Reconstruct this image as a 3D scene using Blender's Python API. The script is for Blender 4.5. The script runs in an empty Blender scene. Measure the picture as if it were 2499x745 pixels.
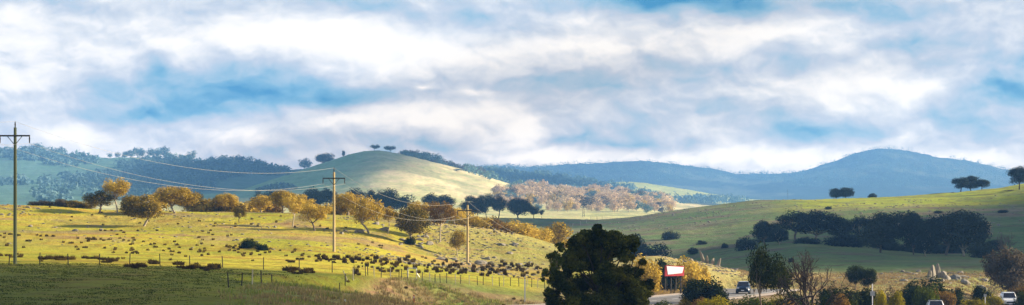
import bpy, math, random
import numpy as np
from mathutils import Vector

# ------------------------------------------------------------------ camera, sky, sun, exposure
SC = bpy.context.scene
F = 2499 / (2 * math.tan(math.radians(12.5)))      # focal length in photo pixels
CX, HY = 1249.5, 560.0                              # photo column of the view axis, row of the horizon
cam_d = bpy.data.cameras.new('camera'); cam = bpy.data.objects.new('camera', cam_d)
SC.collection.objects.link(cam); SC.camera = cam
cam_d.sensor_width = 36; cam_d.lens = 36 / (2 * math.tan(math.radians(12.5)))
cam_d.shift_y = (HY - 372.5) / 2499
cam_d.clip_start = 1; cam_d.clip_end = 40000
cam.location = (0, 0, 0); cam.rotation_euler = (math.pi / 2, 0, 0)

SUN_EL, SUN_AZ = math.radians(21), math.radians(75)  # azimuth clockwise from the view direction (+Y)
SUN = Vector((math.cos(SUN_EL) * math.sin(SUN_AZ), math.cos(SUN_EL) * math.cos(SUN_AZ), math.sin(SUN_EL)))
sd = bpy.data.lights.new('sun', 'SUN'); sun = bpy.data.objects.new('sun', sd); SC.collection.objects.link(sun)
sd.energy = 5.0; sd.angle = math.radians(0.5); sd.color = (1.0, 0.84, 0.60)
sun.rotation_euler = SUN.to_track_quat('Z', 'Y').to_euler()
EXPO = 1.5
HAZE_DENSITY, HAZE_TOP, HAZE_LEN = 1.5e-4, 275.0, 9450.0
HAZE_GLOW = (.20, .47, .78)      # what the air adds to a long sight line, used to keep the cloud colours true behind it
SC.view_settings.view_transform = 'Standard'; SC.view_settings.look = 'None'
SC.view_settings.exposure = EXPO; SC.view_settings.gamma = 1; SC.view_settings.use_curve_mapping = False
SC.render.engine = 'CYCLES'
cy = SC.cycles
cy.use_denoising = True
try: cy.denoiser = 'OPENIMAGEDENOISE'
except Exception: pass
cy.max_bounces = 4; cy.diffuse_bounces = 2; cy.glossy_bounces = 2; cy.volume_bounces = 1; cy.transparent_max_bounces = 8
cy.caustics_reflective = False; cy.caustics_refractive = False

def lin(r, g, b):
    f = lambda c: ((c / 255 + 0.055) / 1.055) ** 2.4 if c > 10 else c / 255 / 12.92
    return (f(r), f(g), f(b))

class NT:
    """tiny helper for node trees"""
    def __init__(s, tree): s.t = tree; tree.nodes.clear()
    def n(s, kind, **kw):
        nd = s.t.nodes.new(kind)
        for k, v in kw.items(): setattr(nd, k, v)
        return nd
    def l(s, a, b): s.t.links.new(a, b)
    def put(s, sock, v):
        if isinstance(v, bpy.types.NodeSocket): s.t.links.new(v, sock)
        else: sock.default_value = v
    def math(s, op, a, b=0.0, c=0.0, clamp=False):
        m = s.n('ShaderNodeMath', operation=op, use_clamp=clamp)
        for i, v in enumerate((a, b, c)): s.put(m.inputs[i], v)
        return m.outputs[0]
    def vmath(s, op, a, b=(0, 0, 0), scale=1.0):
        m = s.n('ShaderNodeVectorMath', operation=op)
        s.put(m.inputs[0], a); s.put(m.inputs[1], b)
        if op == 'SCALE': s.put(m.inputs['Scale'], scale)
        return m.outputs[0]
    def noise(s, vec, scale, detail=4, rough=0.55, color=False, dist=0.0):
        m = s.n('ShaderNodeTexNoise'); s.l(vec, m.inputs['Vector'])
        m.inputs['Scale'].default_value = scale; m.inputs['Detail'].default_value = detail
        m.inputs['Roughness'].default_value = rough; m.inputs['Distortion'].default_value = dist
        return m.outputs['Color' if color else 'Fac']
    def mapping(s, vec, loc=(0, 0, 0), rot=(0, 0, 0), scale=(1, 1, 1), vt='POINT'):
        m = s.n('ShaderNodeMapping', vector_type=vt); s.l(vec, m.inputs['Vector'])
        m.inputs['Location'].default_value = loc; m.inputs['Rotation'].default_value = rot; m.inputs['Scale'].default_value = scale
        return m.outputs[0]
    def ramp(s, fac, stops, interp='LINEAR'):
        r = s.n('ShaderNodeValToRGB'); r.color_ramp.interpolation = interp; s.l(fac, r.inputs[0])
        e = r.color_ramp.elements
        while len(e) < len(stops): e.new(0.5)
        for i, (p, c) in enumerate(stops): e[i].position = p; e[i].color = (*c, 1) if len(c) == 3 else c
        return r.outputs[0]
    def mix(s, fac, a, b, bt='MIX'):
        m = s.n('ShaderNodeMix', data_type='RGBA', blend_type=bt)
        s.put(m.inputs[0], fac); 
        for sock, v in ((m.inputs[6], a), (m.inputs[7], b)):
            s.put(sock, v if isinstance(v, bpy.types.NodeSocket) else (*v, 1) if len(v) == 3 else v)
        return m.outputs[2]
    def range(s, v, a, b, c=0.0, d=1.0, smooth=False):
        m = s.n('ShaderNodeMapRange', interpolation_type='SMOOTHSTEP' if smooth else 'LINEAR'); s.l(v, m.inputs[0])
        for i, x in enumerate((a, b, c, d)): m.inputs[1 + i].default_value = x
        return m.outputs[0]

world = bpy.data.worlds.new('World'); SC.world = world; world.use_nodes = True
def build_sky():
    w = NT(world.node_tree)
    tc = w.n('ShaderNodeTexCoord').outputs['Generated']
    sep = w.n('ShaderNodeSeparateXYZ'); w.l(tc, sep.inputs[0])
    dy = w.math('MAXIMUM', sep.outputs[1], 0.15)
    U = w.math('MULTIPLY', w.math('DIVIDE', sep.outputs[0], dy), F / 100)
    V = w.math('MULTIPLY', w.math('DIVIDE', sep.outputs[2], dy), F / 100)
    comb = w.n('ShaderNodeCombineXYZ'); w.l(U, comb.inputs[0]); w.l(V, comb.inputs[1]); uv = comb.outputs[0]
    # ragged edges: warp the direction with three scales of noise
    def warp(vec, sx, sy, ax, ay, detail, off):
        c = w.noise(w.mapping(vec, loc=off, scale=(sx, sy, 1)), 1.0, detail, 0.55, color=True)
        c = w.vmath('SUBTRACT', c, (0.5, 0.5, 0.5))
        return w.vmath('ADD', vec, w.vmath('MULTIPLY', c, (ax, ay, 0)))
    wv = warp(uv, 0.35, 0.7, 1.1, 0.50, 2, (3, 7, 0))
    wv = warp(wv, 1.0, 1.7, 0.60, 0.30, 2, (11, 2, 0))
    wv = warp(wv, 3.2, 5.5, 0.12, 0.07, 3, (4, 6, 0))
    blobs = [  # (column, row, radius x, radius y, amount, tilt deg) in photo pixels; + is blue, - is cloud
        (1640, 0, 520, 75, 1.1, 0), (2150, 15, 700, 80, .42, 0), (2480, 225, 280, 120, .85, 0), (2380, 160, 260, 110, .30, -10),
        (540, 215, 400, 130, .75, 0), (395, 165, 110, 90, .55, 0), (380, 275, 360, 70, .80, 3), (800, 240, 440, 62, .60, 0),
        (240, 235, 240, 110, .30, 0), (520, 15, 260, 80, .28, 0), (960, 10, 520, 70, .26, 0), (130, 95, 140, 60, .16, 0),
        (1560, 285, 300, 80, .42, -4), (1500, 345, 520, 34, .50, 0), (1950, 335, 500, 45, .28, 0), (1890, 165, 340, 66, .30, 3),
        (1230, 195, 380, 70, .34, 0), (1980, 290, 420, 55, .24, 0), (700, 365, 260, 60, .26, 0), (1190, 145, 130, 66, .28, 0),
        (1500, 190, 500, 60, .20, 0), (2250, 90, 200, 60, .18, 0), (2100, 320, 500, 60, .22, 0), (1050, 345, 260, 60, .22, 0),
        (60, 130, 520, 230, -.40, 0), (30, 25, 130, 60, -.35, 0), (620, 95, 620, 120, -.62, -4), (1000, 120, 560, 110, -.50, -6),
        (1380, 105, 520, 85, -.45, 3), (1900, 80, 420, 80, -.58, 3), (2080, 215, 660, 80, -.42, 3), (1100, 280, 460, 85, -.50, 2),
        (200, 330, 360, 90, -.38, 0), (610, 335, 130, 60, -.35, 0), (1025, 214, 50, 26, -.75, 0), (1150, 219, 120, 22, -.45, 0),
        (1268, 330, 80, 60, -.75, 0), (1300, 392, 620, 50, -.50, 0), (1900, 385, 560, 62, -.55, 0), (2400, 385, 380, 80, -.50, 0),
        (2250, 222, 120, 50, -.40, 20), (2200, 330, 140, 46, -.40, 15), (400, 270, 60, 18, -.35, 0), (300, 390, 500, 60, -.30, 0), (430, 155, 60, 50, -.30, 0),
        (800, 300, 300, 50, -.22, 0), (2450, 60, 200, 70, -.20, 0)]
    acc = None
    for (cx, cyy, rx, ry, amp, rot) in blobs:
        m = w.mapping(wv, loc=((cx - CX) / 100, (HY - cyy) / 100, 0), rot=(0, 0, math.radians(rot)), scale=(rx / 100, ry / 100, 1), vt='TEXTURE')
        g = w.n('ShaderNodeTexGradient', gradient_type='QUADRATIC_SPHERE'); w.l(m, g.inputs[0])
        acc = w.math('MULTIPLY_ADD', g.outputs[1], amp * ((1.0 if amp > .5 else .8) if amp > 0 else 1.0), acc if acc is not None else 0.45)
    # billows lit from the upper right: the cloud thickness here against the thickness a little towards the sun
    def billow(vec, sx, sy, off, det=5):
        return w.noise(w.mapping(vec, loc=off, scale=(sx, sy, 1)), 1.0, det, 0.52)
    def lit(sx, sy, off, dx, dy, gain):
        a = billow(wv, sx, sy, off); b = billow(w.vmath('ADD', wv, (dx, dy, 0)), sx, sy, off)
        return a, w.math('MULTIPLY', w.math('SUBTRACT', a, b), gain)
    a1, e1 = lit(0.42, 0.80, (5, 1, 0), 0.30, 0.36, 1.15)
    a2, e2 = lit(1.1, 1.8, (1, 9, 0), 0.12, 0.14, 0.6)
    acc = w.math('ADD', acc, w.math('MULTIPLY', w.math('SUBTRACT', a1, 0.5), -0.40))
    acc = w.math('ADD', acc, w.math('MULTIPLY', w.math('SUBTRACT', a2, 0.5), -0.20))
    acc = w.math('SUBTRACT', acc, w.math('ADD', e1, e2))
    k = 2 ** -EXPO
    L = lambda *c: tuple(v * k for v in lin(*c))
    col = w.ramp(w.math('MULTIPLY', acc, 0.75), [(0.0, L(255, 255, 254)), (0.12, L(244, 246, 249)), (0.255, L(221, 229, 239)), (0.41, L(196, 211, 229)), (0.60, L(164, 199, 224)), (0.78, L(128, 184, 217)), (1.0, L(84, 158, 204))])
    sky = w.n('ShaderNodeTexSky', sky_type='NISHITA', sun_disc=False)
    sky.sun_elevation = SUN_EL; sky.sun_rotation = SUN_AZ; sky.altitude = 600; sky.dust_density = 0.6; sky.ozone_density = 1.5
    # overhead: the plain sky with looser cloud; towards the view, above the hills: the cloud field
    nis = w.vmath('SCALE', sky.outputs[0], scale=0.06)
    low = w.math('MULTIPLY', w.range(sep.outputs[2], 0.16, 0.34, 1, 0, True), w.range(sep.outputs[1], 0.15, 0.55, 0, 1, True))
    c2 = w.range(w.noise(w.mapping(tc, scale=(1, 1, 2.2)), 2.2, 6, 0.6), 0.40, 0.60, 0, 0.85, True)
    up = w.mix(c2, nis, (0.20, 0.195, 0.185))
    T = w.math('EXPONENT', w.math('MULTIPLY', w.math('MINIMUM', w.math('DIVIDE', HAZE_TOP * F / 100, w.math('MAXIMUM', V, 0.01)), HAZE_LEN), -HAZE_DENSITY))
    glow = w.n('ShaderNodeCombineColor'); it = w.math('SUBTRACT', 1.0, T)
    for i in range(3): w.l(w.math('MULTIPLY', it, HAZE_GLOW[i] * k), glow.inputs[i])
    col = w.vmath('MAXIMUM', w.vmath('SCALE', w.vmath('SUBTRACT', col, glow.outputs[0]), scale=w.math('DIVIDE', 1.0, T)), (0, 0, 0))
    out = w.mix(low, up, col)
    bg = w.n('ShaderNodeBackground'); w.l(out, bg.inputs[0]); bg.inputs[1].default_value = 1.0
    wo = w.n('ShaderNodeOutputWorld'); w.l(bg.outputs[0], wo.inputs[0])
build_sky()

# ------------------------------------------------------------------ helpers
COL = SC.collection
def tag(o, label=None, cat=None, group=None, kind=None):
    if label: o['label'] = label
    if cat: o['category'] = cat
    if group: o['group'] = group
    if kind: o['kind'] = kind
    return o
def link(name, data=None, parent=None, loc=None):
    o = bpy.data.objects.new(name, data); COL.objects.link(o)
    if parent is not None: o.parent = parent
    if loc is not None: o.location = loc
    return o
def mesh_np(name, V, Q, mats, midx=None, smooth=False):
    """V (n,3), Q (m,k) faces all with k corners"""
    V = np.asarray(V, np.float32); Q = np.asarray(Q, np.int32)
    me = bpy.data.meshes.new(name); k = Q.shape[1]
    me.vertices.add(len(V)); me.vertices.foreach_set('co', V.ravel())
    me.loops.add(Q.size); me.loops.foreach_set('vertex_index', Q.ravel())
    me.polygons.add(len(Q)); me.polygons.foreach_set('loop_start', np.arange(0, Q.size, k, dtype=np.int32))
    me.polygons.foreach_set('loop_total', np.full(len(Q), k, np.int32))
    for m in mats: me.materials.append(m)
    if midx is not None: me.polygons.foreach_set('material_index', np.asarray(midx, np.int32))
    me.polygons.foreach_set('use_smooth', np.full(len(Q), smooth, bool))
    me.update(calc_edges=True); me.validate()
    return me
class MB:
    """collects quads for ONE mesh"""
    def __init__(s): s.v = []; s.f = []; s.n = 0
    def add(s, V, Q):
        V = np.asarray(V, float).reshape(-1, 3); s.v.append(V); s.f.append(np.asarray(Q, int).reshape(-1, 4) + s.n); s.n += len(V); return s
    def hexa(s, c8):   # bottom four (ccw), top four
        return s.add(c8, [(0, 3, 2, 1), (4, 5, 6, 7), (0, 1, 5, 4), (1, 2, 6, 5), (2, 3, 7, 6), (3, 0, 4, 7)])
    def box(s, c, d, taper=1.0):
        x, y, z = c; a, b, e = d[0] / 2, d[1] / 2, d[2] / 2; t = taper
        return s.hexa([(x - a, y - b, z - e), (x + a, y - b, z - e), (x + a, y + b, z - e), (x - a, y + b, z - e),
                       (x - a * t, y - b * t, z + e), (x + a * t, y - b * t, z + e), (x + a * t, y + b * t, z + e), (x - a * t, y + b * t, z + e)])
    def tube(s, P, R, n=6, cap=True):
        P = np.asarray(P, float); R = np.broadcast_to(np.asarray(R, float), (len(P),))
        T = np.gradient(P, axis=0); T /= np.linalg.norm(T, axis=1)[:, None] + 1e-9
        ref = np.array([0, 0, 1.0]) if abs(T[0][2]) < 0.8 else np.array([1.0, 0, 0])
        A = np.cross(T, ref); A /= np.linalg.norm(A, axis=1)[:, None] + 1e-9; B = np.cross(T, A)
        a = np.arange(n) * 2 * math.pi / n
        V = P[:, None] + R[:, None, None] * (np.cos(a)[None, :, None] * A[:, None] + np.sin(a)[None, :, None] * B[:, None])
        Q = [(i * n + j, i * n + (j + 1) % n, (i + 1) * n + (j + 1) % n, (i + 1) * n + j) for i in range(len(P) - 1) for j in range(n)]
        s.add(V.reshape(-1, 3), Q)
        if cap and n % 2 == 0:
            for base in (0, (len(P) - 1) * n):
                for j in range(1, n // 2): s.f.append(np.array([[base + j - 1, base + j, base + n - j - 1 if j < n // 2 else base, base + n - j if n - j < n else base]]) + s.n - len(V.reshape(-1, 3)))
        return s
    def prism(s, pts, y0, y1, axis='y'):
        """closed outline of (x,z) pts (even count, roughly convex) extruded along y; caps as a quad strip"""
        n = len(pts); 
        V = [(p[0], y0, p[1]) for p in pts] + [(p[0], y1, p[1]) for p in pts]
        if axis == 'x': V = [(v[1], v[0], v[2]) for v in V]
        Q = [(i, (i + 1) % n, n + (i + 1) % n, n + i) for i in range(n)]
        for j in range(n // 2 - 1):
            q = (j, j + 1, n - 2 - j, n - 1 - j); Q.append(q); Q.append(tuple(n + k for k in q[::-1]))
        return s.add(V, Q)
    def arr(s): return np.concatenate(s.v), np.concatenate(s.f)
    def mesh(s, name, mat, smooth=False):
        V, Q = s.arr(); return mesh_np(name, V, Q, [mat], smooth=smooth)
    def build(s, name, mat, parent=None, loc=None, smooth=False):
        return link(name, s.mesh(name, mat, smooth), parent, loc)
def copy_tree(o, parent=None):
    c = o.copy(); COL.objects.link(c)
    if parent is not None: c.parent = parent
    for ch in KIDS.get(o.name, []): copy_tree(ch, c)
    return c
KIDS = {}

# value noise in numpy
def vnoise(x, y, seed=0):
    xi = np.floor(x).astype(np.int64); yi = np.floor(y).astype(np.int64); fx = x - xi; fy = y - yi
    fx = fx * fx * (3 - 2 * fx); fy = fy * fy * (3 - 2 * fy)
    def h(a, b):
        n = (a * 374761393 + b * 668265263 + seed * 1442695041) & 0xFFFFFFFF
        n = ((n ^ (n >> 13)) * 1274126177) & 0xFFFFFFFF; n = n ^ (n >> 16)
        return (n & 0xFFFFFF) / float(0xFFFFFF)
    a, b, c, d = h(xi, yi), h(xi + 1, yi), h(xi, yi + 1), h(xi + 1, yi + 1)
    return (a * (1 - fx) + b * fx) * (1 - fy) + (c * (1 - fx) + d * fx) * fy
def fbm(x, y, oct=4, seed=0, gain=0.5):
    r = 0; a = 1; t = 0
    for i in range(oct): r = r + a * vnoise(x * 2 ** i, y * 2 ** i, seed + i * 17); t += a; a *= gain
    return r / t
def sstep(a, b, x): t = np.clip((x - a) / (b - a), 0, 1); return t * t * (3 - 2 * t)

# ------------------------------------------------------------------ materials
MATS = {}
def mat_new(name):
    m = bpy.data.materials.new(name); m.use_nodes = True; w = NT(m.node_tree)
    b = w.n('ShaderNodeBsdfPrincipled'); o = w.n('ShaderNodeOutputMaterial'); w.l(b.outputs[0], o.inputs[0])
    MATS[name] = m; return m, w, b
def mat_plain(name, col, rough=0.7, metal=0.0, var=0.12, scale=3.0, spec=0.3):
    m, w, b = mat_new(name)
    tc = w.n('ShaderNodeTexCoord').outputs['Object']
    n = w.noise(tc, scale, 5, 0.6)
    w.l(w.mix(n, tuple(c * (1 - var) for c in col), tuple(min(1, c * (1 + var)) for c in col)), b.inputs['Base Color'])
    b.inputs['Roughness'].default_value = rough; b.inputs['Metallic'].default_value = metal
    b.inputs['Specular IOR Level'].default_value = spec
    return m
def mat_leaf(name, c1, c2, c3, scale=0.5, trans=0.25):
    """foliage: colour varies from clump to clump, leaf to leaf and tree to tree"""
    m = bpy.data.materials.new(name); m.use_nodes = True; w = NT(m.node_tree); MATS[name] = m
    geo = w.n('ShaderNodeNewGeometry'); oi = w.n('ShaderNodeObjectInfo')
    n = w.noise(geo.outputs['Position'], scale, 3, 0.6)
    f = w.math('ADD', w.range(n, 0.3, 0.7, 0, 1), w.math('MULTIPLY', w.math('SUBTRACT', geo.outputs['Random Per Island'], 0.5), 0.5))
    f = w.math('ADD', f, w.math('MULTIPLY', w.math('SUBTRACT', oi.outputs['Random'], 0.5), 0.5))
    col = w.ramp(f, [(0.0, c1), (0.5, c2), (1.0, c3)])
    d = w.n('ShaderNodeBsdfDiffuse'); w.l(col, d.inputs[0]); t = w.n('ShaderNodeBsdfTranslucent'); w.l(col, t.inputs[0])
    mx = w.n('ShaderNodeMixShader'); mx.inputs[0].default_value = trans; w.l(d.outputs[0], mx.inputs[1]); w.l(t.outputs[0], mx.inputs[2])
    o = w.n('ShaderNodeOutputMaterial'); w.l(mx.outputs[0], o.inputs[0]); return m
mat_leaf('leaf_gold', (.22, .15, .02), (.48, .33, .045), (.66, .48, .085))
mat_leaf('leaf_olive', (.05, .045, .010), (.17, .125, .02), (.42, .29, .045))
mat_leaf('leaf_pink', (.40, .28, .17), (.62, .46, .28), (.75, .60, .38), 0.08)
mat_leaf('leaf_dark', (.012, .020, .010), (.025, .038, .014), (.055, .07, .02))
mat_leaf('leaf_black', (.010, .015, .004), (.024, .034, .007), (.06, .07, .014), 0.8)
mat_leaf('leaf_green', (.03, .045, .008), (.065, .085, .012), (.12, .14, .02))
mat_leaf('leaf_yellow', (.12, .11, .010), (.30, .25, .015), (.46, .38, .02), 0.8)
mat_leaf('leaf_grey', (.06, .05, .035), (.12, .095, .06), (.20, .155, .10))
mat_leaf('leaf_rust', (.10, .06, .02), (.20, .12, .03), (.30, .18, .05))
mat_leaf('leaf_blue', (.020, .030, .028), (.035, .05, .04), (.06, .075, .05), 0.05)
mat_leaf('leaf_big', (.012, .018, .004), (.032, .045, .008), (.12, .12, .02), 0.9)
mat_leaf('leaf_range_hazed', (.07, .14, .16), (.12, .21, .23), (.17, .26, .23), 0.05)  # blue haze of distance is mixed into this leaf colour
mat_leaf('tussock_grass', (.025, .017, .006), (.07, .045, .012), (.20, .14, .03), 0.5)
mat_leaf('dry_grass', (.16, .11, .055), (.28, .20, .10), (.38, .28, .13), 0.3)
mat_leaf('verge_grass', (.20, .15, .07), (.32, .24, .11), (.20, .26, .045), 0.12)
mat_plain('bark', (.16, .12, .085), .9, var=.35, scale=2); mat_plain('bark_dark', (.055, .04, .032), .9, var=.3, scale=2)
mat_plain('bark_pale', (.42, .35, .26), .85, var=.3, scale=1.5)
mat_plain('granite', (.24, .21, .165), .9, var=.35, scale=1.3); mat_plain('granite_dark', (.15, .14, .12), .9, var=.35, scale=1.3)
mat_plain('pole_wood', (.40, .30, .14), .85, var=.25, scale=1); mat_plain('pole_shade', (.11, .12, .05), .85, var=.25, scale=1)  # pole_shade: same wood with the shade put into its colour
mat_plain('arm_steel', (.05, .045, .04), .6); mat_plain('wire_metal', (.55, .53, .48), .4, metal=.3)
mat_plain('post_dark', (.035, .03, .022), .9); mat_plain('post_pale', (.42, .38, .30), .85)
mat_plain('white_paint', (.80, .80, .80), .35, var=.03); mat_plain('orange_paint', (.65, .16, .04), .5)
mat_plain('red_paint', (.38, .015, .03), .45); mat_plain('sign_white', (.82, .80, .84), .45, var=.03)
mat_plain('car_white', (.78, .79, .82), .2, var=.02, spec=.6); mat_plain('car_blue', (.008, .03, .075), .3, var=.05, spec=.3)
mat_plain('glass_dark', (.012, .014, .03), .08, var=.02, spec=.7); mat_plain('rubber', (.015, .015, .015), .8)
mat_plain('rim_metal', (.45, .45, .47), .3, metal=.7); mat_plain('black_plastic', (.02, .02, .022), .5); mat_plain('tail_red', (.45, .02, .02), .25)
mat_plain('lamp_glass', (.75, .76, .78), .1, var=.03); mat_plain('plate_yellow', (.70, .62, .30), .5)
mat_plain('road_paint', (.72, .72, .70), .6, var=.08, scale=1); mat_plain('sign_grey', (.45, .45, .45), .5)
def mat_road():
    m, w, b = mat_new('asphalt'); tc = w.n('ShaderNodeTexCoord').outputs['Object']
    n = w.noise(tc, 0.35, 6, 0.6); n2 = w.noise(tc, 9, 4, 0.7)
    c = w.mix(w.range(n, .35, .65), (.085, .08, .082), (.14, .13, .128)); c = w.mix(w.range(n2, .3, .7, 0, .3), c, (.2, .19, .18))
    w.l(c, b.inputs['Base Color']); b.inputs['Roughness'].default_value = .85
    m, w, b = mat_new('gravel'); tc = w.n('ShaderNodeTexCoord').outputs['Object']
    w.l(w.mix(w.noise(tc, 1.2, 6, .7), (.30, .23, .18), (.48, .40, .33)), b.inputs['Base Color']); b.inputs['Roughness'].default_value = .95
mat_road()
def mat_ground():
    m, w, b = mat_new('pasture')
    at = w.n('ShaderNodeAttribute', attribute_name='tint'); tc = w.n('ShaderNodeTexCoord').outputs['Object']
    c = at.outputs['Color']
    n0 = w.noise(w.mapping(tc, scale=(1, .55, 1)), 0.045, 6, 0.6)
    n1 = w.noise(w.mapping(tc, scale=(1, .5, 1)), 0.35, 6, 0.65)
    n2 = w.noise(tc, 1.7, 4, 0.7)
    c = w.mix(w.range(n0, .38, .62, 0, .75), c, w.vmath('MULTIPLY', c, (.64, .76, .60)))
    c = w.mix(w.range(n1, .50, .66, 0, .75), c, w.vmath('MULTIPLY', c, (.70, .54, .60)))
    c = w.mix(w.range(n1, .30, .45, .40, 0), c, w.vmath('MULTIPLY', c, (1.25, 1.15, 1.1)))
    c = w.mix(w.range(n2, .35, .65, 0, .45), c, w.vmath('MULTIPLY', c, (.62, .60, .60)))
    # sheep tracks and bare scalds following the contours
    n3 = w.noise(w.mapping(tc, scale=(.25, 1, 3)), 0.16, 5, 0.7, dist=.6)
    c = w.mix(w.range(n3, .52, .62, 0, .8), c, w.vmath('MULTIPLY', c, (.92, .66, .95)))
    c = w.mix(w.range(n3, .38, .48, .6, 0), c, w.vmath('MULTIPLY', c, (.60, .72, .70)))
    w.l(c, b.inputs['Base Color']); b.inputs['Roughness'].default_value = .95; b.inputs['Specular IOR Level'].default_value = .1
    bp = w.n('ShaderNodeBump'); bp.inputs['Strength'].default_value = .9; bp.inputs['Distance'].default_value = .6
    w.l(w.math('ADD', n1, w.math('MULTIPLY', n2, .4)), bp.inputs['Height']); w.l(bp.outputs[0], b.inputs['Normal'])
mat_ground()

# ------------------------------------------------------------------ the terrain: one height field
# stations across (photo columns); each profile row is a distance with the height of the land there in metres
FK, FV = [0, 300, 370, 440, 530, 620, 1130, 12000], [0, 300, 332, 366, 400, 530, 1130, 1130 + 10870 * 1.6]
def fd(D): return np.interp(D, FK, FV)      # design distance to metres: the knoll is steep, the far country stretched out
def unfd(D): return np.interp(D, FV, FK)
def Y(D, pts): D = float(fd(D)); return (D, [(x, (HY - y) / F * D) for x, y in pts])
def Z(D, pts): return (float(fd(D)), list(pts))
ROWS = [
 Z(4, [(0, -6), (2499, -6)]),
 Z(60, [(0, -6.2), (1250, -7.5), (2499, -8.8)]),
 Z(150, [(0, -5.0), (700, -5.3), (1000, -6.9), (1300, -8.3), (1600, -8.6), (2000, -9.0), (2499, -9.4)]),
 Z(240, [(0, -3.4), (250, -3.6), (500, -3.95), (750, -4.6), (900, -5.3), (1000, -6.2), (1100, -7.3), (1200, -8.2), (1300, -8.4), (1750, -8.6), (2000, -9.0), (2250, -9.3), (2499, -9.2)]),
 Z(300, [(0, -2.4), (250, -2.8), (500, -3.2), (750, -3.6), (900, -4.3), (1100, -5.5), (1250, -6.7), (1350, -7.6), (1500, -8.2), (1750, -8.5), (2000, -8.8), (2499, -9.0)]),
 Y(370, [(0, 575), (250, 580), (500, 585), (750, 595), (900, 612), (1000, 638), (1100, 654), (1250, 664), (1350, 668), (1500, 664), (1600, 658), (1700, 672), (1800, 690), (2000, 692), (2250, 690), (2499, 690)]),
 Y(440, [(0, 540), (250, 548), (500, 550), (750, 560), (900, 574), (1000, 602), (1100, 630), (1250, 645), (1350, 648), (1500, 636), (1600, 622), (1700, 638), (1800, 660), (1850, 672), (2000, 673), (2250, 670), (2499, 670)]),
 Y(530, [(0, 500), (120, 503), (250, 513), (500, 519), (750, 521), (900, 530), (1100, 547), (1200, 560), (1270, 574), (1330, 590), (1400, 615), (1500, 655), (1600, 668), (1700, 680), (1800, 668), (1850, 660), (2000, 645), (2250, 640), (2499, 640)]),
 Z(620, [(0, 1), (700, -1), (1000, -4), (1250, -7), (1350, -10), (1500, -11), (1600, -10), (1700, -6.8), (1800, -5.0), (1950, -3.5), (2100, -4.4), (2250, -5.6), (2499, -5.5)]),
 Y(720, [(0, 620), (1000, 622), (1250, 630), (1400, 625), (1500, 604), (1600, 600), (1700, 596), (1800, 586), (2000, 570), (2250, 560), (2499, 550)]),
 Y(840, [(0, 600), (1000, 580), (1250, 556), (1400, 562), (1500, 560), (1600, 548), (1700, 535), (1800, 522), (1950, 508), (2100, 502), (2250, 500), (2400, 500), (2499, 495)]),
 Y(950, [(0, 540), (900, 536), (1060, 530), (1250, 531), (1350, 535), (1450, 537), (1550, 529), (1650, 513), (1750, 500), (1850, 490), (2000, 488), (2100, 484), (2250, 477), (2350, 470), (2450, 459), (2499, 449), (2700, 425), (3100, 400)]),
 Z(1130, [(0, 0), (1250, 0), (1600, 2), (2000, 6), (2499, 11)]),
 Y(1350, [(0, 516), (500, 518), (1000, 520), (1300, 529), (1550, 528), (1700, 535), (2499, 535)]),
 Y(1550, [(0, 492), (500, 494), (750, 495), (905, 490), (1100, 500), (1250, 510), (1350, 515), (1550, 516), (1700, 525), (2499, 530)]),
 Y(1700, [(0, 475), (500, 484), (620, 478), (750, 455), (905, 432), (1000, 440), (1100, 462), (1200, 478), (1300, 492), (1400, 499), (1550, 503), (1700, 515), (2499, 530)]),
 Y(2000, [(0, 450), (250, 455), (480, 470), (570, 472), (650, 445), (700, 431), (750, 414), (800, 397), (850, 380), (905, 370), (950, 373), (1000, 385), (1050, 397), (1100, 410), (1150, 423), (1200, 437), (1250, 452), (1300, 464), (1350, 474), (1400, 478), (1500, 480), (1600, 492), (1700, 502), (2499, 530)]),
 Y(2300, [(0, 415), (250, 425), (450, 440), (560, 465), (650, 468), (850, 440), (1150, 452), (1250, 455), (1300, 462), (1400, 466), (1500, 474), (1600, 486), (1700, 498), (2499, 530)]),
 Y(2700, [(0, 375), (60, 373), (110, 385), (200, 388), (265, 388), (330, 386), (400, 389), (450, 395), (520, 402), (600, 406), (680, 416), (740, 413), (800, 412), (950, 420), (1200, 442), (1300, 450), (1400, 458), (1500, 468), (1600, 482), (1700, 494), (1800, 502), (2499, 530)]),
 Y(3200, [(0, 420), (900, 440), (1150, 425), (1200, 422), (1300, 432), (1400, 442), (1450, 449), (1510, 446), (1560, 446), (1620, 455), (1700, 468), (1800, 483), (1850, 490), (2000, 505), (2499, 520)]),
 Y(3700, [(0, 470), (1000, 470), (1500, 480), (2499, 500)]),
 Y(4400, [(0, 440), (1150, 440), (1300, 437), (1560, 430), (1800, 452), (2150, 410), (2499, 450)]),
 Y(5000, [(0, 430), (1150, 426), (1200, 416), (1260, 413), (1320, 408), (1400, 402), (1480, 400), (1560, 394), (1620, 400), (1700, 408), (1750, 416), (1800, 427), (1850, 428), (1930, 425), (1980, 415), (2030, 398), (2080, 378), (2120, 367), (2160, 364), (2200, 368), (2250, 378), (2300, 388), (2350, 392), (2400, 402), (2450, 415), (2499, 423), (3000, 450)]),
 Y(5600, [(0, 480), (2499, 480)]),
 Y(6300, [(0, 520), (2499, 520)]),
]
DK = np.array([r[0] for r in ROWS], float)
cols = np.concatenate([np.linspace(-900, -20, 60), np.linspace(-12, 2511, 860), np.linspace(2520, 3400, 60)])
Dg = np.concatenate([np.geomspace(4, 130, 30)[:-1], np.geomspace(130, 1150, 560)[:-1], fd(np.geomspace(1150, 3400, 200)[:-1]), fd(np.geomspace(3400, 6300, 120))])
def smooth_interp(x, xp, fp):
    """piecewise linear, then softened by averaging"""
    return np.mean([np.interp(x + d, xp, fp) for d in np.linspace(-22, 22, 9)], axis=0)
KZ = np.array([smooth_interp(cols, [p[0] for p in r[1]], [p[1] for p in r[1]]) for r in ROWS])   # rows x cols
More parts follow.
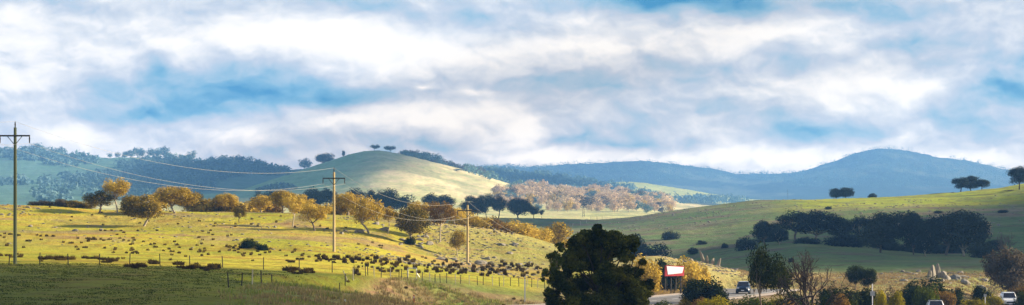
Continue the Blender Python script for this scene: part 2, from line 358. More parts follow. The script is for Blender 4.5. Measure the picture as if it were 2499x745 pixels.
def pchip(xk, yk, x):
    h = np.diff(xk)[:, None]; d = np.diff(yk, axis=0) / h
    m = np.zeros_like(yk)
    w1 = 2 * h[1:] + h[:-1]; w2 = h[1:] + 2 * h[:-1]
    same = d[:-1] * d[1:] > 0
    with np.errstate(divide='ignore', invalid='ignore'):
        hm = (w1 + w2) / (w1 / d[:-1] + w2 / d[1:])
    m[1:-1] = np.where(same, hm, 0); m[0] = d[0]; m[-1] = d[-1]
    i = np.clip(np.searchsorted(xk, x, side='right') - 1, 0, len(xk) - 2)
    t = ((x - xk[i]) / h[i, 0])[:, None]; H = h[i]
    return (2 * t**3 - 3 * t**2 + 1) * yk[i] + (t**3 - 2 * t**2 + t) * H * m[i] + (-2 * t**3 + 3 * t**2) * yk[i + 1] + (t**3 - t**2) * H * m[i + 1]
ZG = pchip(DK, KZ, Dg)                       # (nD, nC)
XG = (cols[None, :] - CX) / F * Dg[:, None]; YG = np.repeat(Dg[:, None], len(cols), 1)
amp = np.interp(Dg, [4, 150, 235, 330, 560, 1000, 2500, 5000, 9000], [.05, .10, .12, .35, .45, .8, 2.5, 3, 3])[:, None]
ZG = ZG + amp * 1.5 * (fbm(XG / 24, YG / 30, 4, 3) - .5) + np.minimum(amp, .5) * .9 * (fbm(XG / 5, YG / 4.0, 3, 9) - .5)
# far ridges are wooded: small-scale roughness of the tree cover
wood_far = sstep(3800, 4400, unfd(YG))
ZG = ZG + wood_far * 8 * (fbm(XG / 24, YG / 60, 2, 21) - .5)
# roads: centre lines in the world, the land is graded to them
def P(px, D, z=0.0): return np.array([(px - CX) / F * D, D, z])
def catmull(pts, n=12):
    pts = [2 * pts[0] - pts[1]] + list(pts) + [2 * pts[-1] - pts[-2]]; out = []
    for i in range(1, len(pts) - 2):
        for t in np.arange(n) / n:
            a, b, c, d = pts[i - 1], pts[i], pts[i + 1], pts[i + 2]
            out.append(.5 * (2 * b + (c - a) * t + (2 * a - 5 * b + 4 * c - d) * t * t + (3 * b - 3 * c + d - a) * t**3))
    out.append(pts[-2]); return np.array(out)
ROAD_A = catmull([P(900, 215, -8.7), P(1060, 232, -8.55), P(1200, 247, -8.45), P(1400, 254, -8.4), P(1540, 264, -8.4), P(1650, 279, -8.4), P(1740, 295, -8.4), P(1804, 310, -8.45), P(1826, 321, -8.5), P(1842, 331, -8.55)])
ROAD_B = catmull([P(2120, 205, -9.2), P(2260, 233, -9.25), P(2390, 260, -9.25), P(2462, 282, -9.25), P(2500, 305, -9.3), P(2560, 345, -9.4)])
def grade(line, half, blend):
    global ZG
    r = (Dg > 180) & (Dg < 400); X, Yv, Zv = XG[r], YG[r], ZG[r]
    best = np.full(X.shape, 1e9); zz = np.zeros(X.shape)
    for p in line[::2]:
        d = np.hypot(X - p[0], Yv - p[1]); k = d < best; best = np.where(k, d, best); zz = np.where(k, p[2], zz)
    t = 1 - sstep(half, half + blend, best)
    ZG[r] = Zv * (1 - t) + (zz - 0.05) * t
grade(ROAD_A, 7.5, 7); grade(ROAD_B, 7.0, 6)

lDg = np.log(Dg)
def ground(X, Yd):
    X = np.asarray(X, float); Yd = np.asarray(Yd, float)
    c = np.interp(X / Yd * F + CX, cols, np.arange(len(cols))); r = np.interp(Yd, Dg, np.arange(len(Dg)))
    c0 = np.clip(np.floor(c).astype(int), 0, len(cols) - 2); r0 = np.clip(np.floor(r).astype(int), 0, len(Dg) - 2); a = c - c0; b = r - r0
    return (ZG[r0, c0] * (1 - a) + ZG[r0, c0 + 1] * a) * (1 - b) + (ZG[r0 + 1, c0] * (1 - a) + ZG[r0 + 1, c0 + 1] * a) * b
def at(px, D): return atr(px, float(fd(D)))
def atr(px, D):
    x = (px - CX) / F * D; return Vector((x, D, float(ground(x, D))))
YPROJ = HY - ZG / YG * F
def hit(px, py, dmin=160):
    """where the sight line through a photo pixel first meets the land"""
    j = int(np.argmin(abs(cols - px))); k = np.where((Dg >= dmin) & (YPROJ[:, j] <= py))[0]
    D = Dg[k[0]] if len(k) else 1000.0
    return atr(px, float(D))

def tints():
    px = XG / YG * F + CX; D = unfd(YG)
    C = np.zeros(XG.shape + (3,))
    def put(mask, col):
        nonlocal C
        C = C * (1 - mask[..., None]) + np.array(col) * mask[..., None]
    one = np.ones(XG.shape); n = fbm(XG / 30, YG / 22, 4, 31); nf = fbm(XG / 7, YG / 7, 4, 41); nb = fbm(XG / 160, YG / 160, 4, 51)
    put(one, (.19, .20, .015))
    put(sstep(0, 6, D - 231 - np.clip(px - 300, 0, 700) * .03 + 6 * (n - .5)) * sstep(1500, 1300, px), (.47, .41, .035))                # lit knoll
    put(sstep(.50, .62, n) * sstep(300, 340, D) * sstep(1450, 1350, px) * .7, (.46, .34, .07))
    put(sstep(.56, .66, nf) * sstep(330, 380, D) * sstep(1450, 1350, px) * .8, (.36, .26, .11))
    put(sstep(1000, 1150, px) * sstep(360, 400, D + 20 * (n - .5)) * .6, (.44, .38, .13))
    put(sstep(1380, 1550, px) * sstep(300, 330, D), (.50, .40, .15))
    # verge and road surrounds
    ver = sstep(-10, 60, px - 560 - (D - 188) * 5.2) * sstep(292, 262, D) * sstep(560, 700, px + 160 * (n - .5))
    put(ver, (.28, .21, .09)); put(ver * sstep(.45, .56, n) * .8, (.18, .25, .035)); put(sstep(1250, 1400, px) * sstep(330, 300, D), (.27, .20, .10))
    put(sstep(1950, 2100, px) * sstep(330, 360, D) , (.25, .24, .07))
    # shaded hollow and green right hill, part of the shade in the tint
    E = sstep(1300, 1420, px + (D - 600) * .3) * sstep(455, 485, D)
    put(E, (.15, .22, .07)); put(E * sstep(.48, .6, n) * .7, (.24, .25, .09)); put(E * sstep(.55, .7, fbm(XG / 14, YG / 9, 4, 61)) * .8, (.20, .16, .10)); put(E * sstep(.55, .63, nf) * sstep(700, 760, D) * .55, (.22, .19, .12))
    put(E * sstep(1850, 1980, px) * sstep(800, 850, D + 40 * (n - .5)) * (1 - .5 * sstep(.5, .58, nf)), (.38, .42, .03))  # sunlit strip along the hilltop, brightened in the tint
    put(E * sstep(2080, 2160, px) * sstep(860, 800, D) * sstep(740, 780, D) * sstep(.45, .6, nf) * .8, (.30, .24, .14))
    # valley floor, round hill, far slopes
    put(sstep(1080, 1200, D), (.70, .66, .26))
    put(sstep(1580, 1680, D), (.82, .70, .36)); put(sstep(1600, 1700, D) * sstep(.48, .6, nb) * .5, (.58, .56, .26))  # sunlit flank of the round hill, its light put into the paler tint
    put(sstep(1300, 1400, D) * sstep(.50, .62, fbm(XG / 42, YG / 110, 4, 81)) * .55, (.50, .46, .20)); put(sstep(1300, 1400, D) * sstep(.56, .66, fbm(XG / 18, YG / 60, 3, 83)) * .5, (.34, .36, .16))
    put(sstep(1580, 1680, D) * sstep(1020, 820, px - (D - 1850) * .3), (.28, .46, .24))  # shaded left face of the round hill, shade painted into the tint
    put(sstep(1300, 1400, D) * sstep(620, 520, px - (D - 2000) * .8), (.13, .25, .18))  # left range: its shade and teal haze are painted into the tint
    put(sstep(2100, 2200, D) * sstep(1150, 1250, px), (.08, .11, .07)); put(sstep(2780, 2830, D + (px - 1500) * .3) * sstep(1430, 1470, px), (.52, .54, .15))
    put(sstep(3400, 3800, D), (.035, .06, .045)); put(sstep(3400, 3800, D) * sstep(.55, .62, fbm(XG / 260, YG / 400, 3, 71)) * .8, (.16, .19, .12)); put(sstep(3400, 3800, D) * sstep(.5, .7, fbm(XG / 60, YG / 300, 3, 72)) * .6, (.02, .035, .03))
    return C
def build_ground():
    nr, nc = ZG.shape; idx = np.arange(nr * nc).reshape(nr, nc)
    Q = np.stack([idx[:-1, :-1], idx[:-1, 1:], idx[1:, 1:], idx[1:, :-1]], -1).reshape(-1, 4)
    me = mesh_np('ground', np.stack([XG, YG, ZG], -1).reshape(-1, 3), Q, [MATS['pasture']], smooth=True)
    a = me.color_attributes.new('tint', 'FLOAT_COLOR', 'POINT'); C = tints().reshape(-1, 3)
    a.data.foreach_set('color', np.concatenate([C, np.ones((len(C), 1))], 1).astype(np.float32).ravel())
    tag(link('ground', me), kind='structure')
build_ground()

def strip(line, a, b, dz, name, mat, parent=None, dash=None, solid=True):
    """a flat ribbon between sideways offsets a and b of a road line"""
    T = np.gradient(line, axis=0); T[:, 2] = 0; T /= np.linalg.norm(T, axis=1)[:, None]; N = np.stack([T[:, 1], -T[:, 0], 0 * T[:, 0]], 1)
    L = np.concatenate([[0], np.cumsum(np.linalg.norm(np.diff(line, axis=0), axis=1))]); m = MB()
    segs = [(0, L[-1])] if not dash else [(s, s + dash[0]) for s in np.arange(0, L[-1] - dash[0], dash[0] + dash[1])]
    for s0, s1 in segs:
        u = np.linspace(s0, s1, max(2, int((s1 - s0) / 1.2)))
        Pp = np.stack([np.interp(u, L, line[:, k]) for k in range(3)], 1); Nn = np.stack([np.interp(u, L, N[:, k]) for k in range(3)], 1)
        A = Pp + Nn * a + (0, 0, dz); B = Pp + Nn * b + (0, 0, dz); n = len(u)
        m.add(np.concatenate([A, B]), [(i, i + 1, n + i + 1, n + i) for i in range(n - 1)])
    return tag(m.build(name, MATS[mat], parent), kind='structure')
for ln, w in ((ROAD_A, 4.6), (ROAD_B, 4.2)):
    strip(ln, -w - 2.2, w + 2.2, 0.0, 'road_shoulder', 'gravel'); strip(ln, -w, w, 0.03, 'road', 'asphalt')
    strip(ln, -w + .5, -w + .7, 0.036, 'road_edge_line', 'road_paint'); strip(ln, w - .7, w - .5, 0.036, 'road_edge_line', 'road_paint')
    strip(ln, -.08, .08, 0.036, 'road_centre_line', 'road_paint', dash=(3, 6))

# ------------------------------------------------------------------ unseen clouds added overhead, each shaped from the shade wanted on the land
def mat_shade_cloud():
    m, w, b = mat_new('shade_cloud_white'); tc = w.n('ShaderNodeTexCoord').outputs['Object']
    w.l(w.mix(w.noise(tc, .01, 5, .6), (.80, .82, .85), (.92, .93, .95)), b.inputs['Base Color']); b.inputs['Roughness'].default_value = 1
mat_shade_cloud()
def shade_cloud(poly, seed, CLOUD_H=640.0, thick=16):  # outline carried back along the sun from the ground patch to be shaded
    g = np.array([[(p[0] - CX) / F * float(fd(p[1])), float(fd(p[1]))] for p in poly]); zg = np.array([float(ground(a, b)) for a, b in g])
    k = (CLOUD_H - zg) / SUN.z; g = g + np.stack([k * SUN.x, k * SUN.y], 1)
    # dense outline
    out = []
    for i in range(len(g)):
        a, b = g[i], g[(i + 1) % len(g)]; n = max(2, int(np.linalg.norm(b - a) / 6))
        out += [a + (b - a) * t / n for t in range(n)]
    out = np.array(out); c = out.mean(0); s = fbm(out[:, 0] / 30, out[:, 1] / 30, 4, seed) - .5
    d = out - c; r = np.linalg.norm(d, axis=1)[:, None]; out = out + d / r * s[:, None] * np.minimum(30, r * .12) * (1.6 if CLOUD_H > 1000 else .4)
    rings = []; hs = [1.0, .97, .9, .75, .5, .25, .02]; prof = [0, .35, .65, .9, 1, 1, 1]
    n = len(out); V = []
    for sgn in (1, -1):
        for h, p in zip(hs, prof):
            q = c + (out - c) * h; b = .7 + .6 * fbm(q[:, 0] / 50, q[:, 1] / 50, 3, seed + 5)
            V.append(np.concatenate([q, (CLOUD_H + sgn * thick * p * b)[:, None]], 1))
    V = np.concatenate(V); m = len(hs); Q = []
    for sg in range(2):
        for k in range(m - 1):
            o = (sg * m + k) * n
            for i in range(n):
                j = (i + 1) % n; q = (o + i, o + j, o + n + j, o + n + i); Q.append(q if sg == 0 else q[::-1])
    tag(link('shade_cloud', mesh_np('shade_cloud', V, Q, [MATS['shade_cloud_white']], smooth=True)), kind='structure')
SHADES = [  # height of each added cloud and the ground patch it should darken
    (1900, [(-900, 60), (-900, 238), (0, 236), (100, 230), (180, 212), (260, 185), (360, 158), (900, 150), (1150, 130), (1180, 60)]),
    (750, [(1330, 590), (1480, 575), (1650, 550), (1850, 500), (2050, 474), (2300, 464), (3000, 460), (3000, 960), (2480, 880), (2330, 800), (2150, 770), (1950, 760), (1800, 700), (1650, 660), (1500, 670), (1330, 640)]),
    (700, [(550, 850), (550, 1060), (1330, 1060), (1330, 850)]),
    (1900, [(250, 1900), (380, 1500), (560, 1400), (650, 1560), (760, 1640), (860, 1720), (950, 1850), (1030, 2000), (1060, 2150), (1180, 2350), (1450, 2380), (1520, 2700), (1300, 2950), (900, 2900), (500, 2750), (250, 2350)]),
]
for i, s in enumerate(SHADES): shade_cloud(s[1], 100 + i * 7, s[0], 16 if i != 1 else 6)

# ------------------------------------------------------------------ haze
def haze():
    m = bpy.data.materials.new('haze_air'); m.use_nodes = True; w = NT(m.node_tree)
    v = w.n('ShaderNodeVolumePrincipled'); o = w.n('ShaderNodeOutputMaterial'); w.l(v.outputs[0], o.inputs['Volume'])
    v.inputs['Color'].default_value = (.17, .42, .92, 1); v.inputs['Density'].default_value = HAZE_DENSITY; v.inputs['Anisotropy'].default_value = 0.0
    zl, zh = float(ZG.min()) - 1.0, HAZE_TOP
    b = MB(); b.box((0, HAZE_LEN / 2 - 75, (zl + zh) / 2), (8400, HAZE_LEN + 150, zh - zl)); ob = b.build('haze', m); tag(ob, kind='stuff')
    try: m.volume_intersection_method = 'FAST'
    except Exception: pass
haze()

# ------------------------------------------------------------------ plants: skeletons of limbs, crowns of leaf sprays
def leaves(rng, cen, rad, per, size, flat=1.0):
    """per leaf-sized faces round each clump centre; cen (n,3), rad (n,) or (n,3)"""
    cen = np.asarray(cen, float); rad = np.asarray(rad, float); rad = rad[:, None] * np.ones(3) if rad.ndim == 1 else rad
    n = len(cen); cnt = np.maximum(4, (per * (rad.mean(1) / rad.mean()) ** 2).astype(int)); idx = np.repeat(np.arange(n), cnt); m = len(idx)
    d = rng.normal(size=(m, 3)); d /= np.linalg.norm(d, axis=1)[:, None]
    r = rng.uniform(.35, 1.08, m) ** .6
    p = cen[idx] + d * rad[idx] * r[:, None] * [1, 1, flat]
    nn = d + rng.normal(size=(m, 3)) * .55 + [0, 0, .25]; nn /= np.linalg.norm(nn, axis=1)[:, None]
    t = np.cross(nn, rng.normal(size=(m, 3))); t /= np.linalg.norm(t, axis=1)[:, None]; b = np.cross(nn, t)
    s = size * rng.uniform(.6, 1.5, m)[:, None]
    V = np.stack([p - t * s, p - b * s * .55, p + t * s, p + b * s * .55], 1).reshape(-1, 3)
    return V, np.arange(m * 4).reshape(-1, 4)
def limb(rng, a, b, r0, r1, wob, n=5):
    t = np.linspace(0, 1, n)[:, None]; a = np.asarray(a, float); b = np.asarray(b, float)
    P = a + (b - a) * t; w = rng.normal(size=3) * wob * np.linalg.norm(b - a); P = P + np.sin(t * math.pi) * w; P[:, 2] -= 0
    return P, r0 + (r1 - r0) * t[:, 0]
def gum(seed, width=1.0, fork=.35, crown_h=.55, nl=5, clumps=26, cr=.13, per=90, leaf=.020, lean=.06, low=0.0, thick=.022):
    """unit-high tree: forked trunk, limbs to the clumps; returns trunk and crown arrays"""
    rng = np.random.default_rng(seed); tr = MB(); W = width / 2
    zc = 1 - crown_h / 2; f = np.array([rng.normal() * lean, rng.normal() * lean, fork])
    P, R = limb(rng, (0, 0, -.03), f, thick * 1.3, thick, .05); tr.tube(P, R, 6)
    nl = max(3, nl); mains = []
    for i in range(nl):
        a = i * 2 * math.pi / nl + rng.uniform(-.5, .5); rr = W * rng.uniform(.35, .6)
        e = np.array([math.cos(a) * rr, math.sin(a) * rr, zc + rng.uniform(-.12, .12)]); P, R = limb(rng, f, e, thick * .75, thick * .35, .10); tr.tube(P, R, 5); mains.append(e)
    C = []; RR = []
    while len(C) < clumps:
        d = rng.normal(size=3); d /= np.linalg.norm(d); d *= rng.uniform(.55, 1.0)
        if d[2] < -.75 + low: continue
        c = np.array([d[0] * (W - cr * .7), d[1] * (W - cr * .7), zc + d[2] * (crown_h / 2 - cr * .4) * (1.0 if d[2] > 0 else 1.15)])
        C.append(c); RR.append(cr * rng.uniform(.65, 1.35))
        m = mains[int(np.argmin([np.linalg.norm(c - q) for q in mains]))]; P, R = limb(rng, m, c, thick * .33, thick * .12, .12, 4); tr.tube(P, R, 4, cap=False)
    RR = np.array(RR)[:, None] * np.array([1.15, 1.15, .85])
    return tr.arr(), leaves(rng, C, RR, per, leaf)
def bush(seed, width=1.3, clumps=38, cr=.24, per=170, leaf=.032, thick=.02):
    rng = np.random.default_rng(seed); tr = MB(); C = []; RR = []; W = width / 2
    while len(C) < clumps:
        d = rng.normal(size=3); d /= np.linalg.norm(d); d *= rng.uniform(.3, 1.0)
        if d[2] < -.1: continue
        c = np.array([d[0] * (W - cr * .6), d[1] * (W - cr * .6), .12 + d[2] * (.88 - cr * .8)]); C.append(c); RR.append(cr * rng.uniform(.6, 1.3))
        P, R = limb(rng, (rng.normal() * .03, rng.normal() * .03, -.05), c, thick, thick * .3, .1, 4); tr.tube(P, R, 4, cap=False)
    return tr.arr(), leaves(rng, C, RR, per, leaf)
PROTO = {}
def proto(kind, v, leafmat, barkmat, single=False):
    key = (kind, v, leafmat, barkmat, single)
    if key in PROTO: return PROTO[key]
    g = ('geo', kind, v)
    if g not in PROTO:
        s = v * 13 + 5
        PROTO[g] = {'round': lambda: gum(s, 1.0, .24, .74, 6, 46, .15, 170, .020),
                    'open': lambda: gum(s + 1, 1.0, .28, .70, 5, 30, .145, 160, .020, .10),
                    'tall': lambda: gum(s + 2, 1.0, .40, .56, 4, 24, .15, 160, .020, .08, thick=.019),
                    'dense': lambda: gum(s + 3, 1.0, .14, .86, 6, 56, .16, 160, .021),
                    'bush': lambda: bush(s + 4), 'thin': lambda: bush(s + 6, 1.3, 16, .20, 60, .03),
                    'far': lambda: gum(s + 5, 1.0, .15, .84, 4, 15, .22, 44, .045)}[kind]()
    (tv, tq), (lv, lq) = PROTO[g]; nm = 'trunk' if kind not in ('bush', 'thin') else 'stems'
    if single:
        me = mesh_np('tree', np.concatenate([tv, lv]), np.concatenate([tq, lq + len(tv)]), [MATS[barkmat], MATS[leafmat]], np.r_[np.zeros(len(tq)), np.ones(len(lq))])
        PROTO[key] = me
    else: PROTO[key] = (nm, mesh_np(nm, tv, tq, [MATS[barkmat]], smooth=True), mesh_np('crown' if nm == 'trunk' else 'foliage', lv, lq, [MATS[leafmat]]))
    return PROTO[key]
NROT = [0]
def plant(name, px, D, top, wpx, kind, v, leafmat, label, cat, group=None, bark='bark', base=None, single=False, w=None, h=None, sink=.05):
    """stands at column px and depth D (or where the land shows at row `base`); `top` is the row its tip reaches"""
    p = hit(px, base) if base is not None else at(px, D)
    if D is not None and D > 1130 and w is not None: w, h = w * p.y / D, h * p.y / D
    D = p.y
    ztop = (HY - top) / F * D if top is not None else p.z + h
    hh = max(.3, ztop - p.z); ww = wpx / F * D if w is None else w
    NROT[0] += 1; rz = NROT[0] * 2.399
    m = proto(kind, v, leafmat, bark, single)
    if single: o = link(name, m, None, p)
    else:
        o = link(name, None, None, p); link(m[0], m[1], o); link('crown' if m[0] == 'trunk' else 'foliage', m[2], o)
    k = 1.22 if kind not in ('bush', 'thin') else 1.0
    kz = 1.16 if kind not in ('bush', 'thin') else 1.04
    k = min(k, 1.18); o.scale = (ww * k, ww * k, hh * kz); o.rotation_euler = (0, 0, rz); o.location.z = p.z - sink * hh * .3
    return tag(o, label, cat, group)

# ---- trees standing on the sunlit knoll
G = 'trees scattered over the sunlit knoll'
for a in [
    ('round', 0, 350, 553, 484, 108, 'leaf_olive', 'bark_pale', 'round olive tree standing alone above its long shadow on the left slope'),
    ('open', 2, 240, 521, 472, 74, 'leaf_olive', 'bark', 'low bushy olive tree leaning against the tall thin-crowned one on the left crest'),
    ('tall', 1, 287, 521, 444, 68, 'leaf_gold', 'bark_pale', 'tallest tree on the left crest with a high flat golden crown'),
    ('round', 3, 428, 521, 463, 96, 'leaf_gold', 'bark_pale', 'broad golden tree on the crest right of the round olive tree'),
    ('open', 4, 585, 545, 512, 30, 'leaf_olive', 'bark', 'smallest sapling on open grass left of the middle pole'),
    ('round', 2, 690, 521, 471, 62, 'leaf_gold', 'bark', 'golden tree on the crest where the left power wires dip lowest'),
    ('tall', 5, 716, 555, 488, 56, 'leaf_gold', 'bark_pale', 'slim golden tree close left of the pair beside the middle pole'),
    ('open', 1, 768, 566, 500, 72, 'leaf_gold', 'bark', 'spreading golden tree immediately left of the middle power pole'),
    ('open', 0, 900, 573, 490, 84, 'leaf_gold', 'bark_pale', 'large forked golden tree immediately right of the middle power pole'),
    ('tall', 3, 946, 570, 510, 46, 'leaf_gold', 'bark_pale', 'slender tree tucked beside the large forked golden tree'),
    ('round', 4, 1004, 600, 514, 84, 'leaf_olive', 'bark_pale', 'darkest knoll tree with a ragged olive crown on stony ground'),
    ('tall', 0, 1074, 594, 504, 66, 'leaf_rust', 'bark_pale', 'tall rusty brown tree left of the third power pole'),
    ('open', 3, 1117, 628, 569, 38, 'leaf_olive', 'bark_pale', 'small thin tree lowest on the slope beside the third pole')]:
    kind, v, px, base, top, wp, lm, bk, lab = a
    plant('gum_tree', px, None, top, wp, kind, v, lm, lab, 'tree', G, bk, base=base)
for px, D, top, wp, kind, v, lm, lab in [
    (390, 535, 476, 60, 'open', 2, 'leaf_gold', 'golden tree overlapping the left side of the broad golden crest tree'),
    (462, 540, 474, 56, 'round', 1, 'leaf_olive', 'olive tree overlapping the right side of the broad golden crest tree'),
    (320, 540, 482, 50, 'open', 4, 'leaf_olive', 'small crest tree between the tallest tree and the round olive one'),
    (548, 540, 478, 60, 'round', 2, 'leaf_gold', 'rounded golden crest tree above the smallest sapling'),
    (640, 542, 482, 60, 'open', 3, 'leaf_gold', 'golden crest tree left of the one under the dipping wires'),
    (735, 540, 480, 60, 'round', 0, 'leaf_gold', 'golden crest tree behind the pair left of the middle pole'),
    (850, 540, 476, 70, 'round', 4, 'leaf_gold', 'golden crest tree just right behind the middle pole'),
    (1020, 545, 500, 60, 'round', 1, 'leaf_gold', 'golden crest tree behind the darkest knoll tree'),
    (1110, 545, 512, 54, 'open', 1, 'leaf_gold', 'golden crest tree just left behind the third pole')]:
    plant('gum_tree', px, D, top, wp, kind, v, lm, lab, 'tree', G, 'bark_pale')
G = 'bushes along the crest of the knoll'
for px, D, top, wp, kind, v, lm, lab in [
    (95, 545, 492, 50, 'bush', 0, 'leaf_grey', 'brownish bush on the left crest just right of the first pole'),
    (150, 545, 487, 40, 'bush', 1, 'leaf_grey', 'grey brown bush second from left on the knoll crest'),
    (190, 540, 493, 60, 'bush', 2, 'leaf_olive', 'low olive bush left of the bushy leaning tree'),
    (335, 560, 500, 70, 'bush', 3, 'leaf_grey', 'pale scrubby bush behind the round olive tree'),
    (372, 570, 475, 70, 'thin', 0, 'leaf_grey', 'leafless looking grey scrub between the round tree and the broad golden tree'),
    (500, 560, 484, 76, 'bush', 1, 'leaf_gold', 'golden bush on the crest right of the broad golden tree'),
    (550, 560, 486, 66, 'bush', 4, 'leaf_olive', 'olive bush on the crest above the smallest sapling'),
    (612, 565, 490, 92, 'bush', 0, 'leaf_grey', 'wide grey brown bush on the crest left of the dipping wires'),
    (655, 565, 492, 50, 'bush', 3, 'leaf_rust', 'rusty low bush at the left foot of the crest golden tree'),
    (742, 560, 492, 50, 'bush', 2, 'leaf_gold', 'golden bush behind the pair left of the middle pole'),
    (835, 560, 488, 60, 'bush', 4, 'leaf_gold', 'golden bush peeping over the crest behind the middle pole'),
    (950, 570, 520, 60, 'bush', 2, 'leaf_olive', 'olive bush behind the slender tree on the crest'),
    (1180, 545, 527, 64, 'bush', 1, 'leaf_gold', 'golden bush behind the third power pole'),
    (1215, 545, 532, 56, 'bush', 4, 'leaf_rust', 'rust coloured bush second right of the third pole'),
    (1268, 548, 537, 76, 'bush', 0, 'leaf_gold', 'large golden bush in the middle of the descending crest'),
    (1310, 552, 548, 60, 'bush', 3, 'leaf_gold', 'golden bush left of the last bush above the wires'),
    (1358, 560, 543, 74, 'bush', 2, 'leaf_gold', 'last large golden bush where the power wires reach the fourth pole'),
    (1240, 560, 540, 60, 'bush', 3, 'leaf_grey', 'grey bush behind the large golden bush on the descending crest'),
    (1130, 560, 512, 60, 'bush', 0, 'leaf_grey', 'grey scrub between the rusty tree and the third pole')]:
    lm = {'leaf_grey': 'leaf_gold'}.get(lm, lm) if px > 250 else lm
    plant('bush', px, D - (18 if px < 900 else 0), top - 5, wp * 1.2, kind, v, lm, lab, 'bush', G)
for px, base, wp, hh, lab in [(604, 607, 40, 1.6, 'dark low shrub in the grass below the small sapling, larger of the two'), (640, 612, 36, 1.1, 'dark low shrub in the grass right of the larger one'), (1000, 598, 30, 1.5, 'shrub at the foot of the darkest knoll tree')]:
    plant('shrub', px, None, None, wp, 'bush', 1, 'leaf_dark', lab, 'shrub', base=base, h=hh)

# ---- dark trees behind the knoll, in cloud shade
ordn = ['first', 'second', 'third', 'fourth', 'fifth', 'sixth', 'seventh', 'eighth', 'ninth', 'tenth', 'eleventh', 'twelfth', 'thirteenth', 'fourteenth', 'fifteenth', 'sixteenth', 'seventeenth', 'eighteenth', 'nineteenth', 'twentieth', 'twenty-first', 'twenty-second', 'twenty-third', 'twenty-fourth']
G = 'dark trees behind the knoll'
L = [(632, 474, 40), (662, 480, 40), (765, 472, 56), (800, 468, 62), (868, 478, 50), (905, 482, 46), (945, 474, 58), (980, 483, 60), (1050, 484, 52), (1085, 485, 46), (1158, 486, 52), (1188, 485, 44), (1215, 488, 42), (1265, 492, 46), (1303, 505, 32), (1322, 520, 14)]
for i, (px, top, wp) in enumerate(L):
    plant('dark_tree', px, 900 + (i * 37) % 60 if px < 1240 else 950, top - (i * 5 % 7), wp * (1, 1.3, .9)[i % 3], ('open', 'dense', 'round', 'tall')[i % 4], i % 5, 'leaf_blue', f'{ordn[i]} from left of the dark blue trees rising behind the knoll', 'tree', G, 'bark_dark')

# ---- the shaded belt of trees on the right
G = 'shaded belt of trees on the right hillside'
L = [(1826, 580, 38, 'bush'), (1868, 538, 74, 'dense'), (1900, 545, 60, 'dense'), (1945, 530, 76, 'dense'), (1995, 534, 80, 'dense'), (2048, 528, 76, 'dense'), (2103, 522, 84, 'dense'), (2150, 540, 70, 'dense'), (2200, 534, 92, 'open'), (2228, 522, 72, 'dense'),
     (2262, 545, 70, 'dense'), (2308, 540, 84, 'dense'), (2352, 536, 76, 'dense'), (2385, 556, 66, 'dense'), (2425, 575, 50, 'dense'), (2068, 562, 70, 'bush'), (2330, 570, 80, 'bush'), (1975, 568, 66, 'bush'), (2170, 572, 80, 'bush'), (2260, 575, 70, 'bush'), (1885, 575, 50, 'bush'), (2395, 582, 50, 'bush')]
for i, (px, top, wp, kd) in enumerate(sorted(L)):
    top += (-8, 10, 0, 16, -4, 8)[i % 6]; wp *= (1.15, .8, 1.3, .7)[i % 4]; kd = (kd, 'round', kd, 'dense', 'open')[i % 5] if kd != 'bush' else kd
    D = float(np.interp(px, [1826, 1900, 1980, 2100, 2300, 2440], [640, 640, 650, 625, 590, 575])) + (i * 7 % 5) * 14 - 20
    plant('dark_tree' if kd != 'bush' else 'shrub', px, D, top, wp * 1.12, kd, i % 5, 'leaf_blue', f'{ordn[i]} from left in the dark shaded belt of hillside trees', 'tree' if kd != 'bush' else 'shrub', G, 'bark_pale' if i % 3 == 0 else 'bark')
plant('bush', 2362, 690, 524, 60, 'bush', 2, 'leaf_pink', 'pale sunlit bush above the dark shaded belt', 'bush')
plant('bush', 2395, 690, 528, 46, 'bush', 3, 'leaf_pink', 'smaller pale bush right above the shaded belt', 'bush')
G = 'trees on the skyline of the green right hill'
for px, D, top, wp, kd, lab in [(2040, 952, 463, 30, 'dense', 'left tree of the small pair on the green skyline'), (2066, 952, 461, 36, 'dense', 'right tree of the small pair on the green skyline'), (2128, 952, 471, 22, 'bush', 'small lone bush on the green skyline right of the pair'),
    (2345, 950, 437, 40, 'round', 'left tree of the dark skyline trio at the far right'), (2368, 955, 434, 44, 'dense', 'middle and tallest tree of the dark skyline trio'), (2396, 950, 441, 36, 'round', 'right tree of the dark skyline trio'),
    (2488, 900, 413, 50, 'round', 'dark tree cut by the right edge on the hilltop'), (2462, 900, 470, 30, 'open', 'thin tree below the hilltop at the right edge'), (1938, 952, 486, 10, 'bush', 'tiny leftmost bush on the green skyline'), (2325, 952, 474, 8, 'bush', 'tiny dot of a bush left of the skyline trio')]:
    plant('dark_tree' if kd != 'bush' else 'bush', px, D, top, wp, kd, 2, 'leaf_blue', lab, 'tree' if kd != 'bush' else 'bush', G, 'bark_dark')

# ---- trees on the round hill and the left range
G = 'trees on top of the round hill'
for px, D, top, wp, lab in [(916, 2000, 355, 22, 'left of two umbrella trees on the round hilltop'), (950, 2000, 358, 30, 'right of two umbrella trees on the round hilltop'), (838, 2000, 370, 8, 'tiny tree on the left shoulder of the round hill'), (793, 2060, 379, 44, 'broad tree left of the round hill on the skyline'), (1116, 1900, 414, 32, 'lone tree on the bare sunlit flank of the round hill')]:
    plant('hill_tree', px, D, top, wp, 'tall' if px > 900 and px < 1000 else 'round', 1, 'leaf_blue', lab, 'tree', G, 'bark_dark')
rng = np.random.default_rng(5)
G = 'crest wood on the round hill'
for i in range(78):
    t = (i + rng.uniform(0, .8)) / 78; px = 985 + t * 225; D = 2000 + rng.uniform(-10, 60) + t * 120; p = at(px, D)
    plant('crest_tree', px, D, None, 0, 'far', i % 5, ('leaf_grey', 'leaf_range_hazed', 'leaf_range_hazed')[i % 3], 'one of the small trees packed along the right crest of the round hill', 'tree', G, 'bark', w=rng.uniform(8, 14), h=rng.uniform(5, 10.5))
G = 'skyline trees of the left range'
